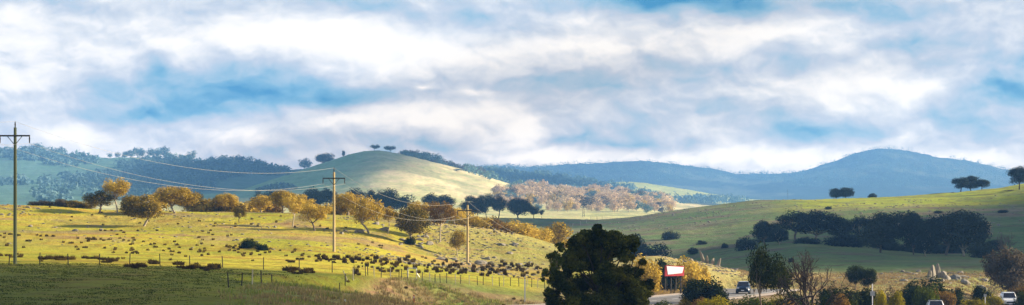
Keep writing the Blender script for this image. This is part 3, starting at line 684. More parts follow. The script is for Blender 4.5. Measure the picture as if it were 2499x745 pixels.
L = [8, 55, 70, 92, 104, 128, 150, 216, 268, 288, 305, 318, 334, 345, 372, 385, 402, 412, 440, 452, 466, 516, 552, 572, 588, 600, 622, 636, 658, 688, 740, 752]
for i, px in enumerate(L):
    s = rng.uniform(6.5, 13) if px not in (268, 216, 658, 688) else 5.5
    plant('skyline_tree', px, 2690 + rng.uniform(-40, 20), None, 0, 'far', i % 5, 'leaf_range_hazed', 'small blue tree standing on the skyline of the left range', 'tree', G, 'bark', w=s * rng.uniform(.9, 1.5), h=s)
def wood(name, regions, n, size, leafmat, label, cat, seed=1, per=30, dmin=1250):
    """a far-off wood that reads as one mass: crowns scattered over patches of the land (each patch given where it is seen)"""
    r = np.random.default_rng(seed); C = []; R = []
    area = np.array([q[2] * q[3] ** .7 for q in regions], float); area /= area.sum()
    for q, a in zip(regions, area):
        for _ in range(int(n * a) + 3):
            ang = r.uniform(0, 2 * math.pi); rr = math.sqrt(r.uniform()) * (1 + .5 * (float(vnoise(math.cos(ang) * 2 + q[0], math.sin(ang) * 2 + q[1], seed)) - .5))
            p = hit(q[0] + math.cos(ang) * rr * q[2], q[1] + math.sin(ang) * rr * q[3], dmin)
            if p.y < dmin + 60: continue
            s = size * r.uniform(.6, 1.3) * p.y / 3500; D = p.y + r.uniform(-12, 12); X = p.x / p.y * D
            C.append((X, D, float(ground(X, D)) + s * .5)); R.append((s, s, s * .75))
    V, Q = leaves(r, np.array(C), np.array(R), per, size * .26)
    return tag(link(name, mesh_np(name, V, Q, [MATS[leafmat]])), label, cat, kind='stuff')
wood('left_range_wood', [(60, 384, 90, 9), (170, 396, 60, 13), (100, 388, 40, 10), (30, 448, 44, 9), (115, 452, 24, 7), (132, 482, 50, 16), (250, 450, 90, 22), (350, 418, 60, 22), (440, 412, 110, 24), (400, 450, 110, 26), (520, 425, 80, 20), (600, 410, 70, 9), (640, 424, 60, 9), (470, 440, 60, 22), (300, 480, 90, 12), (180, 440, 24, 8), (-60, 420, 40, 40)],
     1150, 8, 'leaf_range_hazed', 'blue wooded patches covering the shaded left range', 'wood', seed=3)
wood('valley_wood', [(1280, 432, 90, 14), (1380, 448, 90, 14), (1450, 465, 80, 10), (1330, 455, 70, 10), (1230, 428, 50, 8), (1560, 484, 60, 6), (1680, 492, 70, 5), (1760, 494, 60, 4), (1180, 420, 40, 6)], 650, 8, 'leaf_range_hazed', 'dark blue wood in the valley beyond the round hill', 'wood', seed=8)
wood('ridge_forest', [(1320, 420, 160, 10), (1500, 412, 200, 14), (1700, 424, 160, 12), (1900, 435, 160, 9), (2100, 400, 130, 26), (2300, 405, 160, 20), (2450, 425, 110, 10), (2150, 440, 340, 24), (1500, 436, 200, 10), (2180, 375, 70, 10)], 3200, 5, 'leaf_range_hazed', 'blue forest covering the farthest ridge and peak', 'forest', seed=9, per=14, dmin=4500)
wood('hillside_scrub', [(690, 463, 26, 4), (660, 470, 30, 4)], 30, 6, 'leaf_range_hazed', 'dark scrub patches on the shaded foot of the round hill', 'scrub', seed=12)
# the sunlit pinkish wood in the valley, tree by tree
G = 'pinkish sunlit trees in the valley'
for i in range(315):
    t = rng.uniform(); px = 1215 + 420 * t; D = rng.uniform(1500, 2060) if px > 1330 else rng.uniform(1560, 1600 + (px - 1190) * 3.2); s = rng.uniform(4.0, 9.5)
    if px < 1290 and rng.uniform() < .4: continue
    plant('valley_tree', px, D, None, 0, 'far', i % 5, 'leaf_pink' if rng.uniform() < .72 else ('leaf_grey', 'leaf_gold', 'leaf_range_hazed')[i % 3], 'one of the pale pinkish sunlit trees filling the valley wood', 'tree', G, 'bark_pale', w=s * rng.uniform(1, 1.5), h=s)

G = 'shrubs dotted on the green right hill'
for px, py, wp, hh, lab in [(1770, 606, 16, 1.5, 'low dark shrub on the light green saddle'), (1712, 598, 22, 1.2, 'dark shrub left on the light green saddle'), (1690, 622, 26, 2, 'dark shrub at the foot of the light green saddle'), (1640, 585, 40, 3, 'scrubby thicket right of the shaded hollow'), (1930, 640, 14, 1, 'small shrub below the shaded belt of trees'), (2290, 522, 20, 1.0, 'low dark scrub right among the rocks above the shaded belt'), (2448, 520, 24, 1.2, 'dark scrub at the far right under the hilltop'), (2020, 512, 16, 1.2, 'tiny shrub below the small skyline pair')]:
    plant('shrub', px, None, None, wp, 'bush', px % 5, 'leaf_blue', lab, 'shrub', G, base=py, h=hh)

# ---- beside the road
plant('roadside_tree', 1655, 330, 618, 96, 'bush', 4, 'leaf_gold', 'big golden bush behind the red framed billboard', 'bush', sink=.3)
plant('roadside_tree', 1622, 322, 626, 56, 'bush', 2, 'leaf_dark', 'dark bush directly left of the billboard', 'bush')
plant('roadside_tree', 1570, 300, 612, 84, 'bush', 0, 'leaf_gold', 'pale golden bush half hidden by the big dark foreground tree', 'bush')
plant('roadside_tree', 1708, 350, 628, 60, 'bush', 1, 'leaf_gold', 'yellow bush between the billboard and the dark roadside bush', 'bush')
plant('shrub', 1722, 262, 654, 90, 'bush', 3, 'leaf_black', 'dark rounded roadside bush left of the blue car', 'bush', sink=.2)
plant('shrub', 1690, 266, 670, 50, 'bush', 1, 'leaf_black', 'lower left shoulder bush of the dark roadside bush', 'bush')
plant('shrub', 1588, 640, 574, 90, 'bush', 3, 'leaf_blue', 'dark shaded thicket in the hollow above the golden bushes', 'bush')
plant('shrub', 1550, 650, 566, 60, 'bush', 2, 'leaf_blue', 'left end of the dark thicket in the hollow', 'bush')
plant('sapling', 1866, 215, 627, 84, 'tall', 4, 'leaf_black', 'thin dark sapling with open crown right of the blue car', 'tree', bark='bark')
plant('sapling', 1842, 232, 640, 30, 'tall', 2, 'leaf_black', 'narrow sapling touching the right side of the blue car', 'tree', bark='bark')
plant('sapling', 1908, 230, 658, 60, 'tall', 1, 'leaf_black', 'low leafy sapling between the thin sapling and the bare tree', 'tree', bark='bark')
G = 'bushes along the right roadside'
for px, D, top, wp, lm, kd, lab in [
    (1750, 226, 716, 90, 'leaf_yellow', 'bush', 'yellow green foreground bush below the blue car, leftmost of three'), (1820, 222, 713, 110, 'leaf_green', 'bush', 'green foreground bush directly below the blue car'), (1885, 224, 718, 90, 'leaf_yellow', 'bush', 'yellow foreground bush at the foot of the thin sapling'),
    (1615, 226, 726, 50, 'leaf_green', 'bush', 'small green bush at the road edge right of the big dark tree'), (1676, 232, 724, 32, 'leaf_olive', 'bush', 'smallest olive bush on the near road edge'), (1560, 215, 728, 70, 'leaf_black', 'bush', 'black bush at the lower right foot of the big tree'),
    (1940, 218, 705, 80, 'leaf_dark', 'bush', 'dark bush at the left foot of the bare tree'), (2030, 222, 700, 80, 'leaf_dark', 'bush', 'dark bush at the right foot of the bare tree'), (1925, 210, 725, 60, 'leaf_rust', 'bush', 'rust coloured low bush below the bare tree'), (2050, 215, 712, 56, 'leaf_rust', 'bush', 'rusty low bush right of the bare tree'),
    (2088, 330, 655, 50, 'leaf_black', 'round', 'dark rounded tree left of the pale sign post'), (2118, 325, 662, 44, 'leaf_black', 'round', 'second dark small tree just above the pale sign post'), (2070, 250, 692, 110, 'leaf_black', 'bush', 'wide black bush below the two small dark trees'), (2120, 250, 700, 70, 'leaf_black', 'bush', 'black bush behind the pale sign post'),
    (2152, 235, 704, 36, 'leaf_yellow', 'bush', 'small yellow bush just right of the sign post'), (2186, 236, 706, 40, 'leaf_yellow', 'bush', 'second small yellow bush right of the sign post'), (2165, 262, 690, 60, 'leaf_grey', 'thin', 'grey scrubby bush behind the two yellow bushes'),
    (2250, 258, 664, 110, 'leaf_dark', 'bush', 'biggest dark green bush near the standing stones'), (2228, 255, 676, 80, 'leaf_dark', 'bush', 'left shoulder of the biggest dark green bush'), (2262, 246, 672, 56, 'leaf_green', 'bush', 'bright green bush in front of the biggest dark bush'), (2302, 252, 690, 60, 'leaf_rust', 'bush', 'brownish bush right of the biggest dark bush'),
    (2262, 256, 716, 44, 'leaf_green', 'bush', 'low green bush just above the cut off car roof'), (2306, 256, 702, 36, 'leaf_black', 'bush', 'black bush above and right of the cut off car roof'), (2345, 268, 708, 60, 'leaf_grey', 'thin', 'grey scrub left of the round dark bush'),
    (2394, 275, 694, 48, 'leaf_black', 'bush', 'rounded black bush beside the small pale sign'), (2345, 262, 724, 60, 'leaf_yellow', 'bush', 'yellow flowering bush left of the small pale sign'), (2385, 262, 724, 56, 'leaf_yellow', 'bush', 'yellow flowering bush under the small pale sign'), (2420, 272, 712, 44, 'leaf_yellow', 'bush', 'yellow bush directly left of the white oncoming car'),
    (1960, 228, 712, 70, 'leaf_green', 'bush', 'green bush behind the trunk of the bare tree'), (2075, 226, 716, 60, 'leaf_black', 'bush', 'black bush just right of the rusty low bush'), (1985, 214, 728, 60, 'leaf_olive', 'bush', 'olive bush at the bottom edge under the bare tree'),
    (1720, 236, 722, 60, 'leaf_rust', 'bush', 'brownish bush at the left end of the yellow green foreground bushes'), (2205, 262, 690, 60, 'leaf_rust', 'bush', 'brown bush at the left foot of the biggest dark green bush'), (2330, 262, 700, 50, 'leaf_dark', 'bush', 'dark bush left of the grey scrub near the small sign'), (2030, 262, 690, 60, 'leaf_black', 'bush', 'black bush behind the right branches of the bare tree'),
    (2490, 300, 690, 60, 'leaf_rust', 'bush', 'brownish bush behind the right side of the white car'), (2495, 262, 702, 40, 'leaf_black', 'bush', 'black bush at the right edge beside the white car'), (2440, 262, 735, 40, 'leaf_olive', 'bush', 'olive bush just left of the white car wheels')]:
    plant('small_tree' if kd == 'round' else 'bush', px, D, top, wp, kd, (px // 7) % 5, lm, lab, 'tree' if kd == 'round' else 'bush', G)
plant('grey_tree', 2462, 330, 618, 104, 'dense', 1, 'leaf_grey', 'large grey brown tree above the white oncoming car', 'tree', bark='bark_dark')
plant('grey_tree', 2492, 345, 632, 80, 'dense', 3, 'leaf_grey', 'grey brown tree cut by the right edge above the white car', 'tree', bark='bark_dark')

# ---- the big dark tree close by
def big_tree():
    D0 = 135.0; b = at(1462, D0); s = D0 / F; rng = np.random.default_rng(77)
    root = tag(link('big_tree', None, None, b), 'big almost black foreground tree in the middle of the picture', 'tree')
    cl = [(1447, 572, 34), (1470, 580, 30), (1415, 585, 28), (1400, 610, 34), (1440, 600, 36), (1500, 590, 34), (1535, 592, 26), (1550, 605, 18), (1430, 640, 40), (1480, 630, 42), (1525, 625, 28), (1470, 670, 46), (1520, 668, 30), (1420, 690, 44), (1375, 708, 34),
          (1555, 700, 34), (1515, 712, 44), (1580, 696, 18), (1590, 690, 12), (1462, 722, 50), (1400, 738, 40), (1350, 740, 18), (1545, 735, 36), (1500, 760, 60), (1410, 775, 60), (1455, 558, 16), (1560, 660, 16), (1395, 655, 26), (1470, 800, 70), (1540, 790, 50), (1568, 640, 12), (1370, 665, 26), (1350, 690, 24), (1345, 715, 24), (1575, 715, 22), (1545, 680, 30), (1490, 605, 40), (1450, 620, 44), (1400, 640, 32), (1360, 740, 30)]
    t = MB(); C = []; R = []
    trunk = [np.array([0, 0, -.2]), np.array([.15, .1, 1.6]), np.array([.0, .2, 3.0]), np.array([-.1, .1, 4.6]), np.array([-.2, 0, 6.2])]
    t.tube(trunk, [.24, .2, .16, .12, .05], 8)
    for (px, py, r) in cl:
        c = np.array([(px - 1462) * s, rng.uniform(-1, 1) * 1.3, (HY - py) * s - b.z]); rr = r * s * 1.0
        j = trunk[min(3, int(max(0, (c[2] - 1.2)) / 1.6))]; P, Rr = limb(rng, j, c, .07, .025, .08); t.tube(P, Rr, 5)
        for k in range(5):
            d = rng.normal(size=3); d /= np.linalg.norm(d); C.append(c + d * rr * .55 * [1, 1.3, .8]); R.append(rr * rng.uniform(.38, .62))
    R = np.array(R)[:, None] * [1.1, 1.1, .8]
    t.build('trunk', MATS['bark_dark'], root, smooth=True)
    V, Q = leaves(rng, C, R, 420, .075); link('crown', mesh_np('crown', V, Q, [MATS['leaf_big']]), root)
    b2 = at(1352, 150); s = 150 / F
    root = tag(link('grey_green_tree', None, None, b2), 'grey green open bush filling in left of the big dark tree', 'bush')
    t = MB(); C = []; R = []
    for (px, py, r) in [(1360, 612, 16), (1345, 632, 20), (1375, 632, 18), (1340, 655, 18), (1365, 660, 22), (1335, 680, 14), (1390, 645, 18), (1350, 700, 16), (1375, 600, 10), (1385, 690, 18)]:
        c = np.array([(px - 1352) * s, rng.uniform(-.8, .8), (HY - py) * s - b2.z]); P, Rr = limb(rng, (0, 0, -.1), c, .09, .015, .06, 7); t.tube(P, Rr, 5)
        for k in range(6):
            d = rng.normal(size=3); d /= np.linalg.norm(d); C.append(c + d * r * s * .8); R.append(r * s * rng.uniform(.3, .5))
    t.build('stems', MATS['bark'], root, smooth=True)
    V, Q = leaves(rng, C, R, 70, .07); link('foliage', mesh_np('foliage', V, Q, [MATS['leaf_green']]), root)
big_tree()
def bare_tree(px, D, top, wp, seed, label, bark, depth=6, r0=.13):
    b = at(px, D); D = b.y; H = (HY - top) / F * D - b.z; W = wp / F * D; rng = np.random.default_rng(seed); m = MB(); tips = []
    def grow(p, d, L, r, k):
        q = p + d * L; mid = (p + q) / 2 + rng.normal(size=3) * L * .07; m.tube([p, mid, q], [r, r * .85, r * .7], 5, cap=False)
        if k == 0: return
        for i in range(3 if k > 2 else 2 + (rng.uniform() < .5)):
            n = d + rng.normal(size=3) * .52 + np.array([0, 0, .08]); n /= np.linalg.norm(n); grow(q, n, L * rng.uniform(.62, .86), r * .66, k - 1)
    for i in range(3):
        a = i * 2.1 + rng.uniform(); grow(np.array([0, 0, -.1]), np.array([math.cos(a) * .35, math.sin(a) * .35, .9]), 1.0, .085, depth)
    V, Q = m.arr(); V = V - [0, 0, 0]; V[:, :2] *= W / (V[:, 0].max() - V[:, 0].min()); V[:, 2] *= H / V[:, 2].max()
    root = tag(link('bare_tree', None, None, b), label, 'tree')
    rad = None
    link('branches', mesh_np('branches', V, Q, [MATS[bark]], smooth=True), root)
bare_tree(1972, 200, 606, 200, 4, 'large leafless tree with twiggy spreading branches by the road', 'bark_dark', 5)
bare_tree(2455, 560, 566, 60, 6, 'pale leafless tree at the right end of the shaded belt', 'bark', 5)
bare_tree(2420, 290, 690, 36, 9, 'small leafless bush left of the white oncoming car', 'bark', 4)

# ------------------------------------------------------------------ power line
POLES = [(37, 235, 297), (815, 345, 410), (1141, 408, 491), (1365, 600, 586)]
TOPS = []
def utility_pole(px, D, top, lab, wood):
    b = at(px, D); D = b.y; H = (HY - top) / F * D - b.z; o = tag(link('utility_pole', None, None, b), lab, 'power pole', 'poles of the power line')
    MB().tube([(0, 0, -.5), (0, 0, H * .5), (0, 0, H - .6)], [.20, .175, .15], 8).build('pole_shaft', MATS[wood], o, smooth=True)
    za = H - 1.45
    MB().box((0, -.19, za), (3.1, .14, .16)).build('crossarm', MATS['arm_steel'], o)
    for s in (-1, 1):
        MB().tube([(s * .75, -.19, za - .05), (0, -.17, za - .95)], .035, 4).build('brace', MATS['arm_steel'], o)
        MB().tube([(s * 1.5, -.19, za - .07), (s * 1.5, -.19, za - .3), (s * 1.5, -.19, za - .75)], [.05, .08, .05], 6).build('insulator', MATS['arm_steel'], o)
    MB().tube([(0, 0, H - .65), (0, 0, H - .3), (0, 0, H)], [.05, .08, .04], 6).build('insulator', MATS['arm_steel'], o)
    TOPS.append([Vector((b.x, b.y, b.z + H)), Vector((b.x - 1.5, b.y - .19, b.z + za - .78)), Vector((b.x + 1.5, b.y - .19, b.z + za - .78))])
for (px, D, top), lab, wd in zip(POLES, ['dark tall power pole at the left edge of the picture', 'sunlit power pole in the middle of the lit knoll', 'third power pole near the foot of the stony slope', 'farthest power pole, only its top showing by the big tree'], ['pole_shade', 'pole_wood', 'pole_wood', 'pole_wood']):
    utility_pole(px, D, top, lab, wd)
before = [t - (TOPS[1][0] - TOPS[0][0]) * 1.0 for t in TOPS[0]]; after = [t + (TOPS[3][0] - TOPS[2][0]) for t in TOPS[3]]
for k, lab in enumerate(['upper power wire running over the tops of the poles', 'left hand lower power wire hung from the crossarms', 'right hand lower power wire hung from the crossarms']):
    pts = [before[k]] + [t[k] for t in TOPS] + [after[k]]; P_ = []
    for i in range(len(pts) - 1):
        a, b = np.array(pts[i]), np.array(pts[i + 1]); sag = 2.5 if i == 1 else 2.4 if i == 2 else 2.2
        for t in np.arange(24) / 24: q = a + (b - a) * t; q[2] -= 4 * sag * t * (1 - t); P_.append(q)
    P_.append(np.array(pts[-1]))
    tag(MB().tube(P_, np.interp([p[1] for p in P_], [100, 300, 600], [.009, .012, .019]), 4).build('power_wire', MATS['wire_metal']), lab, 'wire', 'wires of the power line')
def mast(px, D, top, lab, w=.5):
    b = at(px, D); D = b.y; H = (HY - top) / F * D - b.z; o = tag(link('lattice_tower', None, None, b), lab, 'pylon', 'distant pylons')
    m = MB(); 
    for sx in (-1, 1):
        for sy in (-1, 1): m.tube([(sx * w * 1.2, sy * w * 1.2, -.5), (sx * w * .35, sy * w * .35, H)], [.12, .08], 4)
    n = 9
    for i in range(n):
        z0, z1 = H * i / n, H * (i + 1) / n; w0 = w * (1.2 - .85 * i / n); w1 = w * (1.2 - .85 * (i + 1) / n)
        for s in (-1, 1): m.tube([(-w0, s * w0, z0), (w1, s * w1, z1)], .06, 4); m.tube([(s * w0, -w0, z0), (s * w1, w1, z1)], .06, 4)
    m.build('lattice_mast', MATS['arm_steel'], o)
    for z, l in ((H * .96, 3.2), (H * .84, 4.6), (H * .72, 3.6)): MB().box((0, 0, z), (l, .22, .22)).build('crossarm', MATS['arm_steel'], o)
mast(1424, 1340, 488, 'thin dark pylon in front of the pinkish valley wood'); mast(1922, 3000, 462, 'faint pylon on the blue slope behind the right hill', 1.0)
mast(2325 - 810, 2900, 433, 'faint pylon near the bright green far hill', .9)

# ------------------------------------------------------------------ fences
def post_mesh(h, r, mat): 
    key = ('post', h, r, mat)
    if key not in PROTO: PROTO[key] = MB().tube([(0, 0, -.3), (0, 0, h)], [r, r * .9], 6).mesh('post', MATS[mat])
    return PROTO[key]
def fence(pts, label, group, h=1.15, r=.065, mats=('post_dark',), wires=3, n=None):
    """pts: (column, depth) of the posts"""
    W = [at(*p) for p in pts]; root = tag(link('wire_fence', None, None, W[0]), label, 'fence', group); rr = random.Random(len(pts))
    for i, w_ in enumerate(W):
        o = link('post', post_mesh(h, r, mats[i % len(mats)]), root, w_ - W[0]); o.rotation_euler = (rr.uniform(-.05, .05), rr.uniform(-.06, .06), 0); o.scale.z = rr.uniform(.9, 1.08)
    for k in range(wires):
        z = h * (.92 - k * .3); MB().tube([tuple(w_ - W[0] + Vector((0, 0, z))) for w_ in W], .008, 4).build('wire', MATS['post_dark'], root)
def along(a, b, n, jit=0, seed=1):
    r = random.Random(seed); A, B = at(*a), at(*b); out = []
    for i in range(n):
        q = A.lerp(B, i / (n - 1)); out.append((q.x / q.y * F + CX + r.uniform(-jit, jit), q.y))
    return out
fence(along((-60, 228), (460, 240), 8, 6) + along((548, 243), (1060, 262), 7, 6), 'dark wire fence along the far side of the shaded paddock', 'farm fences', 1.2, .055)
fence(along((560, 188), (862, 246), 15, 3), 'wire fence running diagonally up from the bottom edge to the corner', 'farm fences', 1.2, .06, ('post_dark', 'post_dark', 'post_pale', 'post_dark'))
fence(along((868, 250), (1330, 296), 26, 4), 'wire fence of mixed pale and dark posts above the grassy verge', 'farm fences', 1.15, .05, ('post_dark', 'post_dark', 'post_pale', 'post_dark', 'post_pale'))
fence(along((1555, 322), (1690, 326), 14, 2), 'close set dark fence posts under the billboard', 'farm fences', 1.3, .07)
fence(along((1400, 900), (1470, 980), 6, 3), 'pale fence posts on the shaded green rise by the thin pylon', 'farm fences', 1.6, .1, ('post_pale',))
b = hit(850, 688); tag(MB().tube([(0, 0, -.2), (-.55, .1, 1.1)], .06, 6).build('brace_post', MATS['post_pale'], None, b), 'pale slanting brace leaning on the corner post of the fence', 'post')
# white pipe frame by the fence
b = at(1006, 268); o = tag(link('pipe_gate_frame', None, None, b), 'white pipe gate frame standing in the fence line', 'gate frame')
for x in (-.5, .5): MB().tube([(x, 0, -.3), (x, 0, 1.15)], .05, 6).build('upright', MATS['white_paint'], o)
MB().tube([(-.5, 0, 1.15), (.5, 0, 1.15)], .05, 6).build('top_rail', MATS['white_paint'], o); MB().tube([(.5, 0, .6), (.85, .2, .1)], .035, 6).build('stay', MATS['white_paint'], o)
def guide_post(px, D, top, lab, mat, w=.13, plate=None):
    b = at(px, D); D = b.y; H = (HY - top) / F * D - b.z; o = tag(link('guide_post', None, None, b), lab, 'guide post', 'roadside guide posts')
    MB().hexa([(-w / 2, -.03, -.3), (w / 2, -.03, -.3), (w / 2, .03, -.3), (-w / 2, .03, -.3), (-w / 2, -.03, H), (w / 2, -.03, H), (w / 2, .03, H - .03), (-w / 2, .03, H - .03)]).build('post', MATS[mat], o)
    MB().box((0, -.038, H - .22), (w * .55, .012, .18)).build('reflector', MATS['black_plastic' if mat == 'white_paint' else 'sign_white'], o)
guide_post(841, 182, 731, 'white guide post with dark mark at the bottom edge', 'white_paint', .2); guide_post(1010, 215, 720, 'orange marker post at the bottom edge', 'orange_paint', .14)
guide_post(1281, 262, 675, 'white guide post left of the big dark tree', 'white_paint', .13); guide_post(1671, 268, 701, 'white guide post at the road bend below the billboard', 'white_paint', .14)
def sign_post(px, D, top, sq, lab, pole_top):
    b = at(px, D); z = (HY - top) / F * D - b.z; o = tag(link('sign_post', None, None, b), lab, 'sign')
    MB().tube([(0, 0, -.3), (0, 0, (HY - pole_top) / F * D - b.z)], .05, 6).build('post', MATS['sign_white'], o)
    MB().box((0, -.075, z - sq / 2), (sq, .03, sq)).build('sign_plate', MATS['sign_grey'], o)
sign_post(2129, 212, 711, .42, 'pale post with small square plate in the dry grass', 693); sign_post(2404, 262, 718, .32, 'small pale square sign above the yellow flowering bushes', 718)

# ------------------------------------------------------------------ billboard
def billboard():
    D = 315; b = at(1647, D); D = b.y; s = D / F; o = tag(link('billboard', None, None, b), 'blank white billboard in a slanted red frame', 'billboard')
    q = lambda px, py: ((px - 1647) * s, (HY - py) * s - b.z)
    out = [q(1624, 648), q(1671, 650), q(1671.5, 674), q(1622, 674)]; inn = [q(1625.5, 649.5), q(1669.5, 652.5), q(1665.5, 667), q(1628.5, 670)]
    m = MB(); V = [(x, 0, z) for x, z in out] + [(x, .25, z) for x, z in out]
    m.hexa([V[3], V[2], V[6], V[7], V[0], V[1], V[5], V[4]]).build('frame', MATS['red_paint'], o)
    m = MB(); V = [(x, -.05, z) for x, z in inn] + [(x, -.004, z) for x, z in inn]
    m.hexa([V[3], V[2], V[6], V[7], V[0], V[1], V[5], V[4]]).build('white_panel', MATS['sign_white'], o)
    o.rotation_euler.z = math.radians(36); o.scale.x = 1.22
    for x in (-1.1, -.3, .4, 1.1): MB().box((x, .35, (out[2][1] + .6 - .4) / 2), (.12, .12, out[2][1] + 1.2)).build('post', MATS['post_dark'], o)
billboard()

# ------------------------------------------------------------------ cars
def car(px, D, rz, body_m, lab, kind):
    """car faces -Y in its own frame; rz turns it"""
    b = at(px, D); o = tag(link('car', None, None, b), lab, 'car'); o.rotation_euler.z = rz; o.location.z += .03
    W, L_, H, hood = (.92, 4.6, 1.82, 1.12) if kind == 'suv' else (.90, 4.3, 1.58, .98)
    def sect(m, st):   # stations along y: (y, half width, z low, z high, top half width)
        V = []; 
        for (y, w, z0, z1, tw) in st: V += [(-w * .94, y, z0), (-w, y, z0 + (z1 - z0) * .45), (-tw, y, z1 - .04), (-tw * .9, y, z1), (tw * .9, y, z1), (tw, y, z1 - .04), (w, y, z0 + (z1 - z0) * .45), (w * .94, y, z0)]
        n = len(st); Q = [(i * 8 + j, i * 8 + (j + 1) % 8, (i + 1) * 8 + (j + 1) % 8, (i + 1) * 8 + j) for i in range(n - 1) for j in range(8)]
        for e in (0, (n - 1) * 8): Q += [(e, e + 1, e + 6, e + 7), (e + 1, e + 2, e + 5, e + 6), (e + 2, e + 3, e + 4, e + 5)]
        return m.add(V, Q)
    y0, y1 = -L_ / 2, L_ / 2; m = MB()
    sect(m, [(y0, W * .86, .38, .80, W * .78), (y0 + .15, W * .97, .28, .92, W * .88), (y0 + 1.1, W, .26, hood, W * .92), (0, W, .26, hood + .04, W * .95), (y1 - .5, W, .28, hood + .05, W * .94), (y1 - .08, W * .97, .32, hood + .02, W * .92), (y1, W * .9, .40, hood - .1, W * .86)])
    body = m.build('body', MATS[body_m], o, smooth=False)
    m = MB(); c0 = y0 + (1.0 if kind == 'suv' else 1.1)
    sect(m, [(c0, W * .88, hood - .06, hood + .0, W * .84), (c0 + .75, W * .90, hood - .06, H - .05, W * .72), (0, W * .92, hood - .06, H, W * .74), (y1 - .75, W * .91, hood - .06, H - .02, W * .73), (y1 - .12, W * .88, hood - .06, hood + .04, W * .84)])
    m.build('cabin', MATS[body_m], o)
    if kind == 'hatch': MB().hexa([(-W * .66, c0 + .8, H), (W * .66, c0 + .8, H), (W * .66, y1 - .72, H), (-W * .66, y1 - .72, H), (-W * .62, c0 + .85, H + .045), (W * .62, c0 + .85, H + .045), (W * .62, y1 - .78, H + .045), (-W * .62, y1 - .78, H + .045)]).build('roof', MATS['car_white'], o)  # sun glare on the roof, added as a white panel
    def pane(name, pts, mt, par=o):
        m = MB(); n = (Vector(pts[1]) - Vector(pts[0])).cross(Vector(pts[3]) - Vector(pts[0])).normalized() * .012
        m.hexa([Vector(p) + n for p in pts] + [Vector(p) - n for p in pts]); return m.build(name, MATS[mt], par)
    f = lambda t, a, b_: a + (b_ - a) * t
    za, zb = hood + .02, H - .09
    pane('windscreen', [(-W * .80, c0 + .07, za + .03), (W * .80, c0 + .07, za + .03), (W * .67, c0 + .67, zb), (-W * .67, c0 + .67, zb)], 'glass_dark')
    pane('rear_window', [(-W * .78, y1 - .135, za + .06), (W * .78, y1 - .135, za + .06), (W * .66, y1 - .66, zb), (-W * .66, y1 - .66, zb)], 'glass_dark')
    for s in (-1, 1): pane('side_window', [(s * W * .915, c0 + .85, za + .02), (s * W * .915, y1 - .9, za + .02), (s * W * .76, y1 - .95, zb), (s * W * .76, c0 + .95, zb)], 'glass_dark')
    for y in (y0 + .85, y1 - .85):
        for s in (-1, 1):
            a = np.linspace(0, 2 * math.pi, 17)[:-1]; m = MB(); m.tube([(s * (W - .22), y, .34), (s * (W + .01), y, .34)], .34, 16); wh = m.build('wheel', MATS['rubber'], o)
            MB().tube([(s * (W - .02), y, .34), (s * (W + .025), y, .34)], .2, 12).build('rim', MATS['rim_metal'], wh)
    for s in (-1, 1):
        MB().box((s * W * .70, y0 + .03, .82), (.34, .16, .15)).build('headlight', MATS['lamp_glass'], o); MB().box((s * W * .84, y1 - .03, hood - .12), (.2, .12, .26)).build('tail_light', MATS['tail_red'], o)
        MB().box((s * (W + .12), c0 + .55, hood + .1), (.2, .1, .14)).build('mirror', MATS[body_m], o)
    MB().box((0, y0 + .0, .66), (.9, .1, .16)).build('grille', MATS['black_plastic'], o); MB().box((0, y0 + .02, .42), (1.3, .14, .16)).build('bumper', MATS['black_plastic'], o)
    MB().box((0, y0 - .07, .5), (.38, .02, .12)).build('number_plate', MATS['sign_white'], o); MB().box((0, y1 - .0, .45), (1.5, .14, .2)).build('bumper', MATS['black_plastic'], o); MB().box((0, y1 + .03, .72), (.38, .02, .12)).build('number_plate', MATS['plate_yellow' if kind == 'hatch' else 'sign_white'], o)
    if kind == 'suv':
        for s in (-1, 1): MB().tube([(s * W * .66, c0 + .9, H + .05), (s * W * .66, y1 - .9, H + .05)], .025, 4).build('roof_rail', MATS['black_plastic'], o)
    return o
tv = math.atan2
car(1814, 305, math.radians(-8), 'car_blue', 'dark blue hatchback with sun glare painted white on its roof seen from behind', 'hatch')
car(2461, 274, math.radians(-6), 'car_white', 'white four wheel drive coming head on at the right', 'suv')
c3 = car(2283, 243, math.radians(-6), 'car_white', 'car cut by the bottom edge, only its white roof and blue bar showing', 'suv')
MB().box((0, -.5, 1.86), (1.3, .3, .08)).build('roof_bar', MATS['car_blue'], c3)

# ------------------------------------------------------------------ rocks
def rock_mesh(seed, mat, tall=False):
    key = ('rock', seed, mat, tall)
    if key in PROTO: return PROTO[key]
    n, k = 9, 12; V = []; r = np.random.default_rng(seed)
    for i in range(n + 1):
        th = math.pi * i / n
        for j in range(k):
            ph = 2 * math.pi * j / k; V.append((math.sin(th) * math.cos(ph), math.sin(th) * math.sin(ph), math.cos(th)))
    V = np.array(V); d = .68 + .55 * fbm(V[:, 0] * 1.6 + seed * 9 + V[:, 2], V[:, 1] * 1.6 + V[:, 2] * 2.1, 3, seed)
    for q in range(5):
        a = r.normal(size=3); a /= np.linalg.norm(a); t = V @ a; d = np.where(t * d > .62, .62 / np.maximum(t, .3), d)
    V = V * d[:, None]
    Q = [(i * k + j, (i + 1) * k + j, (i + 1) * k + (j + 1) % k, i * k + (j + 1) % k) for i in range(n) for j in range(k)]
    PROTO[key] = mesh_np('boulder', V, Q, [MATS[mat]]); return PROTO[key]
rng = np.random.default_rng(11)
